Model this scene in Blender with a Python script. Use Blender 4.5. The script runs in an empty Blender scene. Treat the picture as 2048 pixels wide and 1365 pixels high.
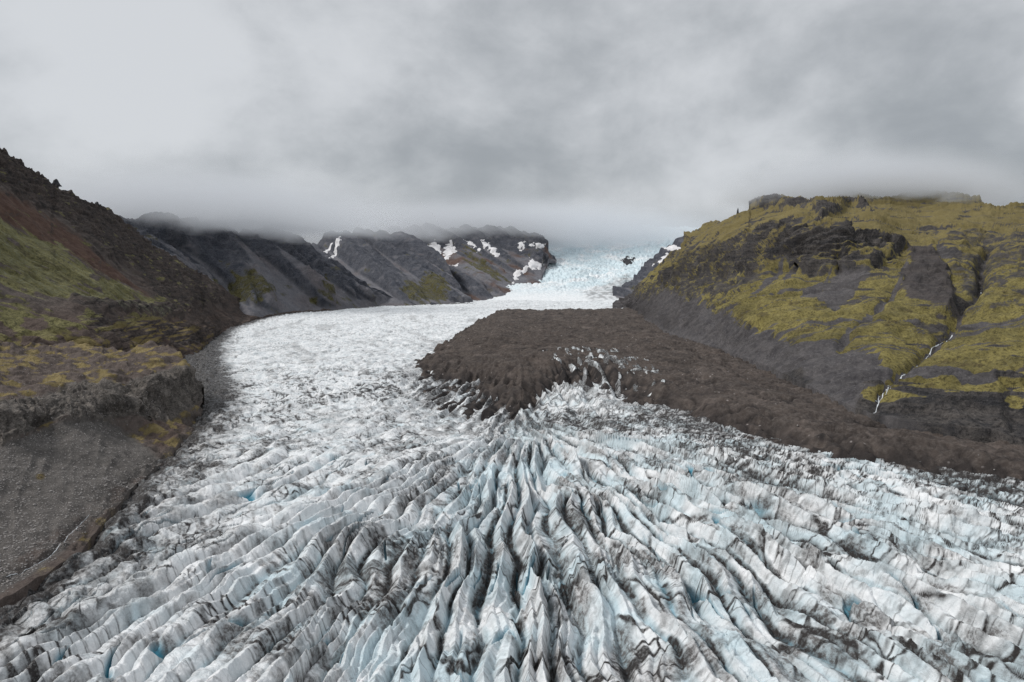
import bpy, math, random
import numpy as np
from mathutils import Vector

S = bpy.context.scene
COL = S.collection
F32 = np.float32

# ------------------------------------------------------------------ camera
FPX, CX, CY = 1365.3, 1024.0, 682.5            # focal length and centre in photo pixels (24 mm lens)
CAM = np.array([0.0, 0.0, 100.0])
PITCH = math.atan((CY - 565.0) / FPX)
cam = bpy.data.cameras.new('camera'); cam.lens = 24; cam.sensor_width = 36
cam.clip_start = 1; cam.clip_end = 40000
camo = bpy.data.objects.new('camera', cam); COL.objects.link(camo)
camo.location = CAM; camo.rotation_euler = (math.pi / 2 - PITCH, 0, 0)
S.camera = camo

# ------------------------------------------------------------------ light
SUN_EL, SUN_AZ = math.radians(48), math.radians(-98)     # azimuth from +Y towards +X
S.view_settings.view_transform = 'Standard'; S.view_settings.look = 'None'
S.view_settings.exposure = 0.6; S.view_settings.gamma = 1.0
S.cycles.volume_bounces = 4; S.cycles.max_bounces = 8; S.cycles.diffuse_bounces = 3
S.cycles.volume_step_rate = 0.5; S.cycles.volume_max_steps = 256
S.cycles.use_denoising = True
try:
    S.cycles.denoiser = 'OPENIMAGEDENOISE'; S.cycles.denoising_input_passes = 'RGB_ALBEDO_NORMAL'; S.cycles.denoising_prefilter = 'NONE'
except Exception:
    pass

sun = bpy.data.lights.new('sun', 'SUN'); sun.energy = 1.5; sun.angle = math.radians(12); sun.color = (1, .97, .93)
suno = bpy.data.objects.new('sun', sun); COL.objects.link(suno)
sd = Vector((math.sin(SUN_AZ) * math.cos(SUN_EL), math.cos(SUN_AZ) * math.cos(SUN_EL), math.sin(SUN_EL)))
suno.rotation_euler = (-sd).to_track_quat('-Z', 'Y').to_euler()


class NT:
    """small helper round a node tree"""
    def __init__(s, tree):
        s.t = tree; tree.nodes.clear()
    def n(s, typ, ins=None, **props):
        nd = s.t.nodes.new(typ)
        for k, v in props.items(): setattr(nd, k, v)
        for k, v in (ins or {}).items(): s.set(nd.inputs[k], v)
        return nd
    def set(s, sock, v):
        if isinstance(v, bpy.types.NodeSocket): s.t.links.new(v, sock)
        elif isinstance(v, (tuple, list)) and len(v) == 3 and sock.type == 'RGBA': sock.default_value = (*v, 1)
        else: sock.default_value = v
    def math(s, op, a, b=0.0, c=0.0, clamp=False):
        nd = s.n('ShaderNodeMath', operation=op, use_clamp=clamp)
        for i, v in enumerate((a, b, c)): s.set(nd.inputs[i], v)
        return nd.outputs[0]
    def vmath(s, op, a, b=(0, 0, 0)):
        nd = s.n('ShaderNodeVectorMath', operation=op); s.set(nd.inputs[0], a); s.set(nd.inputs[1], b)
        return nd.outputs[0]
    def mix(s, f, a, b):
        nd = s.n('ShaderNodeMix', data_type='RGBA')
        s.set(nd.inputs[0], f); s.set(nd.inputs[6], a); s.set(nd.inputs[7], b)
        return nd.outputs[2]
    def noise(s, vec, scale, detail=5, rough=.55, dist=0, typ='FBM'):
        nd = s.n('ShaderNodeTexNoise', {'Vector': vec, 'Scale': scale, 'Detail': detail, 'Roughness': rough, 'Distortion': dist})
        return nd.outputs[0]
    def step(s, v, lo, hi, to0=0., to1=1.):
        nd = s.n('ShaderNodeMapRange', {0: v, 1: lo, 2: hi, 3: to0, 4: to1}, interpolation_type='SMOOTHSTEP')
        return nd.outputs[0]
    def attr(s, name):
        return s.n('ShaderNodeAttribute', attribute_name=name).outputs['Fac']
    def scale(s, vec, k):
        return s.vmath('MULTIPLY', vec, k)


w = bpy.data.worlds.new('World'); S.world = w; w.use_nodes = True
SKY_OFF = (3.1, 1.7, .4)
def build_world():
    T = NT(w.node_tree)
    d = T.n('ShaderNodeTexCoord').outputs['Generated']
    sp = T.n('ShaderNodeSeparateXYZ', {0: d})
    z = sp.outputs[2]
    zz = T.math('ADD', T.math('MAXIMUM', z, 0.0), 0.42)
    px = T.math('DIVIDE', sp.outputs[0], zz); py = T.math('DIVIDE', sp.outputs[1], zz)
    pv = T.n('ShaderNodeCombineXYZ', {0: px, 1: T.math('MULTIPLY', py, 1.15), 2: z}).outputs[0]
    n1 = T.noise(T.vmath('ADD', pv, SKY_OFF), 1.05, 4, .45, .25)
    dv = T.scale(d, (1, 1, 1.45))
    n2 = T.noise(T.vmath('ADD', dv, (7.3, 2.2, 5.4)), 3.4, 7, .55, .15)
    n3_ = T.noise(T.vmath('ADD', dv, (1.3, 8.2, 2.4)), 10.0, 5, .6, .3)
    n = T.math('ADD', T.math('ADD', T.math('MULTIPLY', n1, .42), T.math('MULTIPLY', n2, .47)), T.math('MULTIPLY', n3_, .11))
    c = T.step(n, .385, .615)
    cloud = T.mix(c, (.225, .240, .255), (.435, .448, .465))
    up = T.step(z, .36, .95, 1.0, 1.45)                  # an overcast sky is brightest overhead
    lo = T.step(z, .0, .16, .86, 1.0)
    cloud = T.vmath('SCALE', cloud)
    T.set(cloud.node.inputs['Scale'], T.math('MULTIPLY', up, lo))
    sky = T.n('ShaderNodeTexSky', sky_type='NISHITA', sun_disc=False, sun_elevation=SUN_EL, sun_rotation=SUN_AZ)
    bg1 = T.n('ShaderNodeBackground', {'Color': sky.outputs[0], 'Strength': .08})
    bg2 = T.n('ShaderNodeBackground', {'Color': cloud, 'Strength': 1.0})
    mx = T.n('ShaderNodeMixShader', {0: .95, 1: bg1.outputs[0], 2: bg2.outputs[0]})
    o = T.n('ShaderNodeOutputWorld', {0: mx.outputs[0]})
build_world()

# ------------------------------------------------------------------ numpy noise
_rng = np.random.RandomState(11)
_P = np.concatenate([_rng.permutation(4096)] * 2).astype(np.int32)
_ang = _rng.rand(4096) * 2 * np.pi
_GX, _GY = np.cos(_ang).astype(F32), np.sin(_ang).astype(F32)
_g3 = _rng.randn(4096, 3); _g3 /= np.linalg.norm(_g3, axis=1)[:, None]; _g3 = _g3.astype(F32)
_V = _rng.rand(4096).astype(F32)

def n2(x, y, seed=0):
    """gradient noise, about -1..1"""
    x = np.asarray(x, F32) + F32(seed * 17.13); y = np.asarray(y, F32) + F32(seed * 9.71)
    xf = np.floor(x); yf = np.floor(y)
    xi = xf.astype(np.int32) & 4095; yi = yf.astype(np.int32) & 4095
    fx = x - xf; fy = y - yf
    u = fx * fx * fx * (fx * (fx * 6 - 15) + 10); v = fy * fy * fy * (fy * (fy * 6 - 15) + 10)
    a0 = _P[xi]; a1 = _P[(xi + 1) & 4095]
    y1 = (yi + 1) & 4095
    def g(h, dx, dy): return _GX[h] * dx + _GY[h] * dy
    n00 = g(_P[a0 + yi], fx, fy); n10 = g(_P[a1 + yi], fx - 1, fy)
    n01 = g(_P[a0 + y1], fx, fy - 1); n11 = g(_P[a1 + y1], fx - 1, fy - 1)
    a = n00 + u * (n10 - n00); b = n01 + u * (n11 - n01)
    return (a + v * (b - a)) * F32(1.5)

def n3(x, y, z, seed=0):
    x = np.asarray(x, F32) + F32(seed * 17.13); y = np.asarray(y, F32) + F32(seed * 9.71); z = np.asarray(z, F32) + F32(seed * 5.37)
    xf = np.floor(x); yf = np.floor(y); zf = np.floor(z)
    xi = xf.astype(np.int32) & 4095; yi = yf.astype(np.int32) & 4095; zi = zf.astype(np.int32) & 4095
    fx = x - xf; fy = y - yf; fz = z - zf
    q = lambda f: f * f * f * (f * (f * 6 - 15) + 10)
    u, v, t = q(fx), q(fy), q(fz)
    out = 0
    res = []
    for dx in (0, 1):
        a = _P[(xi + dx) & 4095]
        for dy in (0, 1):
            b = _P[a + ((yi + dy) & 4095)]
            for dz in (0, 1):
                h = _P[b + ((zi + dz) & 4095)]
                G = _g3[h]
                res.append(G[..., 0] * (fx - dx) + G[..., 1] * (fy - dy) + G[..., 2] * (fz - dz))
    l = lambda a, b, t: a + t * (b - a)
    x0 = l(l(res[0], res[1], t), l(res[2], res[3], t), v); x1 = l(l(res[4], res[5], t), l(res[6], res[7], t), v)
    return l(x0, x1, u) * F32(1.5)

def fbm2(x, y, o=4, seed=0, g=.5):
    s = 0; a = 1; t = 0; k = 1
    for i in range(o):
        s = s + a * n2(x * k, y * k, seed + i * 3); t += a; a *= g; k *= 2.03
    return s / t

def fbm3(x, y, z, o=4, seed=0, g=.5):
    s = 0; a = 1; t = 0; k = 1
    for i in range(o):
        s = s + a * n3(x * k, y * k, z * k, seed + i * 3); t += a; a *= g; k *= 2.03
    return s / t

def rid3(x, y, z, o=4, seed=0, g=.5):
    s = 0; a = 1; t = 0; k = 1
    for i in range(o):
        s = s + a * (1 - 2 * np.abs(n3(x * k, y * k, z * k, seed + i * 3))); t += a; a *= g; k *= 2.03
    return s / t

def voro(x, y, seed=0):
    """cells of broken ground: nearest distance, gap to the next cell, a random per cell, offset from the cell's centre"""
    x = np.asarray(x, F32) + F32(seed * 13.7); y = np.asarray(y, F32) + F32(seed * 7.9)
    xf = np.floor(x); yf = np.floor(y); xi = xf.astype(np.int32); yi = yf.astype(np.int32); fx = x - xf; fy = y - yf
    f1 = np.full(x.shape, 9, F32); f2 = f1.copy(); idn = np.zeros(x.shape, np.int32); ox = np.zeros(x.shape, F32); oy = ox.copy()
    for i in (-1, 0, 1):
        a = _P[(xi + i) & 4095]
        for k in (-1, 0, 1):
            h = _P[a + ((yi + k) & 4095)]
            dx = i + _V[h] * F32(.9) - fx; dy = k + _V[_P[h]] * F32(.9) - fy
            d = np.sqrt(dx * dx + dy * dy)
            near = d < f1
            f2 = np.where(near, f1, np.minimum(f2, d)); f1 = np.where(near, d, f1)
            idn = np.where(near, h, idn); ox = np.where(near, -dx, ox); oy = np.where(near, -dy, oy)
    return f1, f2 - f1, _V[_P[idn + 7]], _V[_P[idn + 19]], ox, oy

def ss(a, b, x):
    t = np.clip((x - a) / (b - a), 0, 1); return t * t * (3 - 2 * t)

# ------------------------------------------------------------------ surveying: photo points to places
def ray(px, py):
    u = (np.asarray(px, float) - CX) / FPX; v = (CY - np.asarray(py, float)) / FPX
    return u, math.cos(PITCH) + v * math.sin(PITCH), -math.sin(PITCH) + v * math.cos(PITCH)
def at(px, py, D):
    u, f, z = ray(px, py); k = D / f
    return np.stack([u * k, np.asarray(D, float) + 0 * k, CAM[2] + z * k], -1)
def plane_d(px, py, z=0.0):
    u, f, dz = ray(px, py)
    return (z - CAM[2]) / dz * f
def on_plane(pts, z=0.0):
    return [tuple(at(x, y, plane_d(x, y, z))[:2]) for x, y in pts]

def sdf(x, y, poly):
    """signed distance to a polygon, negative inside"""
    x = np.asarray(x, F32); y = np.asarray(y, F32)
    d = np.full(x.shape, 1e12, F32); ins = np.zeros(x.shape, bool)
    n = len(poly)
    for i in range(n):
        ax, ay = poly[i]; bx, by = poly[(i + 1) % n]
        ex, ey = bx - ax, by - ay; L = ex * ex + ey * ey + 1e-9
        t = np.clip(((x - ax) * ex + (y - ay) * ey) / L, 0, 1)
        d = np.minimum(d, (x - ax - t * ex) ** 2 + (y - ay - t * ey) ** 2)
        if ay != by:
            c = ((ay > y) != (by > y)) & (x < ex * (y - ay) / ey + ax)
            ins ^= c
    d = np.sqrt(d)
    return np.where(ins, -d, d)

def pdist(x, y, line):
    x = np.asarray(x, F32); y = np.asarray(y, F32); d = np.full(x.shape, 1e12, F32)
    for (ax, ay), (bx, by) in zip(line[:-1], line[1:]):
        ex, ey = bx - ax, by - ay; L = ex * ex + ey * ey + 1e-9
        t = np.clip(((x - ax) * ex + (y - ay) * ey) / L, 0, 1)
        d = np.minimum(d, (x - ax - t * ex) ** 2 + (y - ay - t * ey) ** 2)
    return np.sqrt(d)

# ------------------------------------------------------------------ mesh helpers
def tag(o, label=None, cat=None, group=None, kind=None):
    if label: o['label'] = label
    if cat: o['category'] = cat
    if group: o['group'] = group
    if kind: o['kind'] = kind
    return o

def link_mesh(name, V, faces, mat, attrs=None, smooth=True, parent=None):
    """V (n,3), faces (m,4) or (m,3) int array"""
    me = bpy.data.meshes.new(name)
    V = np.asarray(V, F32).reshape(-1, 3); faces = np.asarray(faces, np.int32)
    k = faces.shape[1]
    me.vertices.add(len(V)); me.vertices.foreach_set('co', V.ravel())
    me.loops.add(faces.size); me.loops.foreach_set('vertex_index', faces.ravel())
    me.polygons.add(len(faces))
    me.polygons.foreach_set('loop_start', np.arange(0, faces.size, k, dtype=np.int32))
    try: me.polygons.foreach_set('loop_total', np.full(len(faces), k, np.int32))
    except Exception: pass
    me.update(calc_edges=True)
    me.polygons.foreach_set('use_smooth', np.full(len(faces), smooth))
    for a, val in (attrs or {}).items():
        at_ = me.attributes.new(a, 'FLOAT', 'POINT'); at_.data.foreach_set('value', np.asarray(val, F32).ravel())
    me.materials.append(mat)
    o = bpy.data.objects.new(name, me); COL.objects.link(o)
    if parent: o.parent = parent
    return o

def grid_faces(n, m, keep=None):
    i = np.arange(n * m, dtype=np.int32).reshape(n, m)
    f = np.stack([i[:-1, :-1], i[:-1, 1:], i[1:, 1:], i[1:, :-1]], -1).reshape(-1, 4)
    if keep is not None:
        f = f[keep.ravel()[f].any(1)]
    return f

def compact(V, f, attrs):
    used = np.zeros(len(V), bool); used[f.ravel()] = True
    idx = np.cumsum(used) - 1
    return V[used], idx[f], {k: v.ravel()[used] for k, v in attrs.items()}

def normals(P):
    du = np.gradient(P, axis=1); dv = np.gradient(P, axis=0)
    N = np.cross(du, dv); N /= np.linalg.norm(N, axis=-1, keepdims=True) + 1e-9
    return N.astype(F32)

def interp_line(pts):
    xs = [p[0] for p in pts]; ys = [p[1] for p in pts]
    return lambda x: np.interp(x, xs, ys)

class RBF:
    """smooth surface (log distance) through surveyed points"""
    def __init__(s, pts, lam=1e-3):
        p = np.array([(a / 100., b / 100.) for a, b, c in pts]); v = np.log([c for a, b, c in pts])
        s.p = p; n = len(p)
        K = s.k(np.linalg.norm(p[:, None] - p[None], axis=2)) + lam * np.eye(n)
        Q = np.c_[np.ones(n), p]
        A = np.block([[K, Q], [Q.T, np.zeros((3, 3))]])
        s.w = np.linalg.solve(A, np.r_[v, 0, 0, 0])
    def k(s, r): return r
    def __call__(s, x, y):
        x = x / 100.; y = y / 100.
        out = s.w[-3] + s.w[-2] * x + s.w[-1] * y
        for (a, b), wgt in zip(s.p, s.w[:-3]):
            out = out + wgt * np.sqrt((x - a) ** 2 + (y - b) ** 2)
        return np.exp(out)
class RBFs(RBF):
    def k(s, r): return r

def blur1(a, n, axis):
    k = np.ones(n) / n
    return np.apply_along_axis(lambda v: np.convolve(np.pad(v, n // 2, mode='edge'), k, 'valid')[:len(v)], axis, a)

# ------------------------------------------------------------------ materials
def base_mat(name):
    m = bpy.data.materials.new(name); m.use_nodes = True
    T = NT(m.node_tree)
    pos = T.n('ShaderNodeNewGeometry').outputs['Position']
    return m, T, pos
def finish(T, col, rough=.9, bump=None, strength=.5, dist=1.0, spec=.25):
    ins = {'Base Color': col, 'Roughness': rough, 'Specular IOR Level': spec}
    b = T.n('ShaderNodeBsdfPrincipled', ins)
    if bump is not None:
        bp = T.n('ShaderNodeBump', {'Height': bump, 'Strength': strength, 'Distance': dist})
        T.set(b.inputs['Normal'], bp.outputs[0])
    T.n('ShaderNodeOutputMaterial', {0: b.outputs[0]})

def ice_material():
    m, T, pos = base_mat('glacier_ice')
    dirt, smudge, blue, deep = (T.attr(a) for a in ('dirt', 'smudge', 'blue', 'deep'))
    nz = T.noise(pos, .09, 5, .65)
    col = T.mix(T.step(nz, .33, .62), (.64, .68, .70), (.85, .86, .87))
    col = T.mix(T.math('MULTIPLY', blue, .52, clamp=True), col, (.46, .64, .71))
    col = T.mix(deep, col, (.06, .29, .40))
    fine = T.noise(pos, .55, 6, .72)
    speck = T.step(fine, .40, .62)
    d1 = T.math('MULTIPLY', smudge, T.math('ADD', .35, T.math('MULTIPLY', speck, .6)), clamp=True)
    col = T.mix(d1, col, (.120, .111, .107))
    col = T.mix(T.math('MULTIPLY', dirt, T.math('ADD', .82, T.math('MULTIPLY', speck, .4)), clamp=True), col, (.030, .026, .025))
    bm = T.math('ADD', T.noise(pos, .8, 6, .65), T.math('MULTIPLY', T.noise(pos, 3.0, 3, .6), .3))
    finish(T, col, .55, bm, .7, 1.0, .3)
    return m

def debris_material():
    m, T, pos = base_mat('moraine_debris')
    a = T.noise(pos, .02, 5, .6); b = T.noise(pos, .35, 5, .7)
    wet = T.attr('wet')
    col = T.mix(T.step(a, .35, .65), (.052, .042, .037), (.086, .069, .060))
    col = T.mix(T.math('MULTIPLY', T.step(b, .4, .7), .6), col, (.150, .128, .116))
    col = T.mix(T.math('MULTIPLY', T.step(T.noise(pos, .055, 7, .75, .4), .5, .64), .75), col, (.040, .033, .031))
    col = T.mix(T.math('MULTIPLY', T.step(T.noise(T.vmath('ADD', pos, (40, 9, 3)), .03, 7, .72, .6), .54, .66), .6), col, (.165, .135, .120))
    col = T.mix(wet, col, (.024, .021, .021))
    vor = T.n('ShaderNodeTexVoronoi', {'Vector': pos, 'Scale': .16})
    st = T.math('MULTIPLY', T.step(vor.outputs['Distance'], .10, .16, 1, 0), T.step(T.noise(pos, .05, 2), .5, .62))
    col = T.mix(T.math('MULTIPLY', st, .75), col, (.30, .27, .26))
    finish(T, col, .9, T.math('ADD', T.noise(pos, .4, 6, .75), T.noise(pos, .12, 3)), .55, 3.0, .2)
    return m

def hill_material(name, high, moss_a, moss_b, scree_a, scree_b, rock_a, rock_b, scale=1.0, strata=.5, palec=(.23, .23, .15), low=None):
    m, T, pos = base_mat(name)
    moss, scree, rock, red, snow, pale = (T.attr(k) for k in ('moss', 'scree', 'rock', 'red', 'snow', 'pale'))
    big = T.noise(pos, .012 * scale, 5, .6); mid = T.noise(pos, .07 * scale, 6, .65); fin = T.noise(pos, .35 * scale, 6, .8)
    mossc = T.mix(T.step(T.math('ADD', T.math('MULTIPLY', big, .5), T.math('MULTIPLY', mid, .5)), .38, .62), moss_a, moss_b)
    mossc = T.mix(T.math('MULTIPLY', T.step(T.noise(pos, .03 * scale, 7, .7, .5), .52, .66), .75), mossc, (moss_a[0] * .62, moss_a[1] * .56, moss_a[2] * .75))
    mossc = T.mix(T.math('MULTIPLY', T.step(fin, .47, .60), .75), mossc, (moss_a[0] * .34, moss_a[1] * .34, moss_a[2] * .5))
    mossc = T.mix(T.math('MULTIPLY', T.step(fin, .44, .34), .35), mossc, palec)
    screec = T.mix(T.step(mid, .35, .65), scree_a, scree_b)
    screec = T.mix(T.math('MULTIPLY', T.step(fin, .53, .66), .55), screec, tuple(min(1, c * 1.9) for c in scree_b))
    screec = T.mix(T.math('MULTIPLY', T.step(fin, .46, .36), .6), screec, tuple(c * .45 for c in scree_a))
    # layered rock: dark and pale beds, wavy with distance
    bed = T.noise(T.scale(pos, (.012, .012, .22)), 1.0 * scale, 5, .7, .2)
    iso = T.noise(T.scale(pos, (.05, .05, .022)), scale, 7, .72, .5)
    bed = T.math('ADD', T.math('MULTIPLY', bed, strata), T.math('MULTIPLY', iso, 1 - strata))
    rockc = T.mix(T.step(bed, .38, .62), rock_a, rock_b)
    rockc = T.mix(T.math('MULTIPLY', T.step(fin, .48, .6), .7), rockc, tuple(c * .4 for c in rock_a))
    rockc = T.mix(T.math('MULTIPLY', T.step(fin, .44, .35), .5), rockc, tuple(c * 1.7 for c in rock_b))
    if high:
        zz = T.n('ShaderNodeSeparateXYZ', {0: pos}).outputs[2]
        mossc = T.mix(T.math('MULTIPLY', T.step(T.math('ADD', zz, T.math('MULTIPLY', big, 120)), 130, 300), .75), mossc, high)
    if low:
        zl = T.n('ShaderNodeSeparateXYZ', {0: pos}).outputs[2]
        mossc = T.mix(T.math('MULTIPLY', T.step(T.math('ADD', zl, T.math('MULTIPLY', big, 30)), 75, 50), .85), mossc, low)
    col = screec
    col = T.mix(red, col, T.mix(T.step(mid, .35, .65), (.085, .052, .042), (.125, .08, .062)))
    col = T.mix(rock, col, rockc)
    mm = T.step(T.math('ADD', moss, T.math('MULTIPLY', T.math('SUBTRACT', T.math('ADD', T.math('MULTIPLY', mid, .5), T.math('MULTIPLY', fin, .5)), .5), 2.1)), .32, .68)
    col = T.mix(mm, col, mossc)
    col = T.mix(T.math('MULTIPLY', pale, T.step(fin, .42, .62)), col, palec)
    col = T.mix(snow, col, (.75, .77, .8))
    bm = T.math('ADD', T.math('MULTIPLY', T.noise(pos, .1 * scale, 6, .7), 1.6), T.math('MULTIPLY', fin, .6))
    finish(T, col, .95, bm, .8, 3.0 / scale, .15)
    return m

# ------------------------------------------------------------------ glacier: ice and the debris that lies on it
def px_plane(pts, z=0): return on_plane(pts, z)

MARGIN = on_plane([(-330, 1420), (0, 1205), (100, 1140), (150, 1110), (235, 1012), (280, 960), (330, 920), (385, 862), (402, 800),
                   (392, 730), (405, 692), (440, 664), (500, 641), (560, 629), (660, 620), (760, 613), (940, 608)], 0)
DEBRIS = on_plane([(1000, 622), (938, 652), (900, 678), (850, 708), (830, 722), (880, 748), (950, 760), (1000, 790), (1045, 815), (1082, 790),
                   (1090, 792), (1115, 766), (1165, 748), (1215, 772), (1245, 796), (1330, 818), (1480, 858), (1560, 884), (1800, 920),
                   (2048, 950), (2500, 985), (2500, 860), (2048, 800), (1600, 720), (1400, 640), (1310, 620), (1230, 616)], 6)
FRINGE = on_plane([(1000, 622), (930, 656), (830, 722), (795, 780), (830, 815), (900, 830), (1000, 850), (1045, 846), (1085, 822), (1110, 790), (1130, 772), (1165, 762),
                   (1215, 786), (1245, 808), (1335, 826), (1480, 862), (1560, 892), (1800, 930), (2048, 962), (2500, 1000), (2500, 860), (2048, 800),
                   (1600, 720), (1400, 640), (1310, 620), (1230, 616)], 3)
CREST = on_plane([(1010, 625), (985, 650), (1000, 690), (1030, 730), (1045, 800)], 14)

R_BASE = [(1225, 612), (1247, 612), (1290, 640), (1340, 668), (1438, 696), (1540, 734), (1591, 759), (1659, 793), (1710, 815), (1795, 840), (1880, 849),
          (1982, 861), (2048, 878), (2200, 905), (2420, 940)]

def glacier():
    cols = np.concatenate([np.arange(-520, -20, 4.0), np.arange(-20, 2070, 1.5), np.arange(2070, 2800, 4.0)]); nc = len(cols)
    Ds = [116.0]
    while Ds[-1] < 3750:
        D = Ds[-1]
        st = max(D * D / 136500, 1.0 if D < 150 else 0)
        if D > 600: st = 2.6
        if D > 1000: st = max(2.6, (D - 1000) * .012 + 2.6)
        Ds.append(D + st)
    Ds = np.array(Ds); nr = len(Ds)
    t = (cols - CX) / FPX / math.cos(PITCH)
    X = (Ds[:, None] * t[None, :]).astype(F32); Y = np.repeat(Ds[:, None], nc, 1).astype(F32)
    # ---- the fan of ridges spreads from a point in front of the moraine
    Cx, Cy = 6.0, 520.0
    wx = fbm2(X / 90, Y / 90, 3, 1) * 14 + n2(X / 22, Y / 22, 2) * 2.2
    wy = fbm2(X / 90, Y / 90, 3, 5) * 14
    dx = X + wx - Cx; dy = Cy - Y - wy
    r = np.hypot(dx, dy) + .1; th = np.arctan2(dx, dy)
    tL, tR = F32(-.40), F32(.62)
    left = th < tL; right = th > tR; mid = ~(left | right)
    dL = np.where(left, r * np.sin(np.clip(tL - th, 0, np.pi)), 0); aL = r * np.cos(th - tL)
    dR = np.where(right, r * np.sin(np.clip(th - tR, 0, np.pi)), 0); aR = r * np.cos(th - tR)
    along = np.where(left, aL, np.where(right, aR, r))
    across = np.where(left, -dL, np.where(right, (tR - tL) * 150 + dR, (th - tL) * 150)).astype(F32)
    SP, SPL, SPR = 7.8, 14.5, 9.5
    N0 = 1.0
    lev = np.log2(np.maximum(r * (tR - tL) / SP, 1.0)); l0 = np.floor(lev); lt = ss(.25, .75, lev - l0)
    warp = fbm2(across / 60, along / 110, 3, 8) * .6 + n2(across / 16, along / 30, 9) * .12
    fr = (th - tL) / (tR - tL)
    side = np.where(left, -dL / SPL, dR / SPR)
    p0 = np.where(mid, fr * np.exp2(l0), side) + warp
    p1 = np.where(mid, fr * np.exp2(l0 + 1), side) + warp
    sharp = ss(-.55, .0, th) * (1 - .25 * ss(.5, 1.2, th))
    def prof(p, sd):
        q = p - np.floor(p); idn = np.floor(p).astype(np.int32)
        rnd = _V[(_P[(idn * 7 + sd * 131) & 4095]) & 4095]
        skew = .5 + (rnd - .5) * .34
        tri = np.where(q < skew, q / skew, (1 - q) / (1 - skew))
        rounded = np.power(np.clip(np.sin(np.pi * tri / 2), 0, 1), .62)
        fin = np.power(tri, 1.12)
        return (rounded * (1 - sharp) + fin * sharp) * (.62 + .6 * rnd), q, rnd
    h0, q0, r0 = prof(p0, 1); h1, q1, r1 = prof(p1, 1)
    tt = np.where(mid, lt, 0)
    h = h0 * (1 - tt) + h1 * tt
    # ---- how high the ridges stand
    front = ss(640, 340, Y)
    Aleft = 1.5 + 6.6 * ss(440, 250, Y)
    Amid = 3.8 + 4.4 * ss(20, 140, r)
    Aright = 2.6 + 2.8 * ss(440, 200, Y) + 1.0 * ss(1.4, .7, th)
    wl = ss(-.28, -.50, th); wr = ss(.5, .95, th)
    A = Amid * (1 - wl) * (1 - wr) + Aleft * wl + Aright * wr
    A = A * (.12 + .88 * front) * np.where(Y > Cy, .55, 1)
    env = .8 + (.35 + .3 * sharp) * fbm2(across / 30, along / 50, 3, 12)
    z = A * (h * env - .5)
    # split crests: narrow secondary ridges
    p2 = p1 * 2 + n2(X / 12, Y / 12, 15) * .4
    h2 = 1 - 2 * np.abs(p2 - np.floor(p2) - .5)
    z += A * .22 * (1 - .7 * wl) * (h2 - .5) * np.clip(.4 + 1.2 * n2(across / 26, along / 40, 16), 0, 1.3)
    # blocks: segments of the ridges, broken and tilted
    ca, sa = .86, .5
    bx, by = (across * ca + along * sa), (along * ca - across * sa)
    f1, e1, ra, rb, ox, oy = voro(bx / 15 + .25 * n2(X / 9, Y / 9, 17), by / 9, 1)
    farz = ss(560, 1100, Y); wl2 = ss(-.12, -.36, th)
    cen = ss(-.32, -.1, th) * ss(.75, .5, th) * front                # among the fins the breaks run along, not across
    z += ((ra - .5) * 1.5 + ox * (rb - .5) * 3.2 + oy * (ra - .2) * 1.8) * (.45 + .55 * front) * (1 - .75 * cen) * (1 - .88 * wl2 * front) * (1 - .35 * farz)
    f2_, e2, rc, rd, ox2, oy2 = voro(bx / 6.5 + .3 * n2(X / 5, Y / 5, 18), by / 4.6, 2)
    z += ((rc - .5) * .8 + ox2 * (rd - .5) * 1.4 + oy2 * (rc - .3) * 1.2) * (.5 + .5 * front) * (1 - .5 * cen) * (1 - .62 * wl2 * front) * (1 - .6 * farz)
    g1, eg, rg, rh, ogx, ogy = voro(across / 5.5 + .25 * n2(X / 9, Y / 9, 36), along / 30 + .2 * n2(X / 12, Y / 12, 37), 5)
    big = np.abs(n2(across / 20 + .2 * n2(X / 30, Y / 30, 42), along / 130, 43))
    z += cen * ((rg - .5) * 2.0 + ogx * (rh - .5) * 2.6 + ogy * (rg - .5) * 2.4 + 7.5 * np.minimum(big * 2.2, .8) - 3.5)
    f3_, e3, re, rf, ox3, oy3 = voro(X / 2.6 + .3 * n2(X / 2, Y / 2, 19), Y / 2.6, 3)
    z += ((re - .5) * .3 + ox3 * (rf - .5) * .5 + oy3 * (re - .5) * .5) * ss(700, 400, Y)
    z -= .9 * ss(.12, .0, e1) * (ra > .35) * (1 - cen) * (1 - .8 * wl2 * front) + 1.2 * ss(.14, .0, eg) * (rg > .5) * cen
    lump = np.abs(n2(across / 13, along / 24, 20)) * 1.7
    z += (2.1 - 1.2 * sharp * front) * (lump - .6)
    hum = fbm2(X / 260, Y / 260, 3, 25)
    z += hum * 5
    z += farz * (np.abs(n2(across / 26, along / 60, 38)) * 2.6 + fbm2(X / 40, Y / 60, 3, 39) * 1.6)
    z += n2(X / 5, Y / 5, 28) * .35 * (1 - .6 * farz) + n2(X / 2.1, Y / 2.1, 29) * .16 + n2(X / .95, Y / .95, 30) * .07
    # seracs around the fan's root and under the edge of the debris
    uu = X + wx * .4 - .2 * (Y - 520) * ss(25, -45, X) + .08 * (Y - 520) * ss(20, 80, X)
    root = np.exp(-((X - Cx - 15) / 120) ** 2 - ((Y - 640) / 190) ** 2) * ss(430, 520, Y)
    fs = 1 - 2 * np.abs(n2(uu / 7, Y / 80, 33)); fs2 = 1 - 2 * np.abs(n2(uu / 16, Y / 110, 34))
    z += root * (fs * 4.6 + fs2 * 4.6 - 1.2)
    # narrow open crevasses on the crests, blue inside
    slot = np.abs(n2(across / 6.5, along / 60, 40)); slotm = ss(.05, .35, n2(across / 22, along / 34, 41)) * front * ss(1.2, .6, np.abs(th))
    cut = ss(.05, .012, slot) * slotm
    z -= 3.5 * cut
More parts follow.
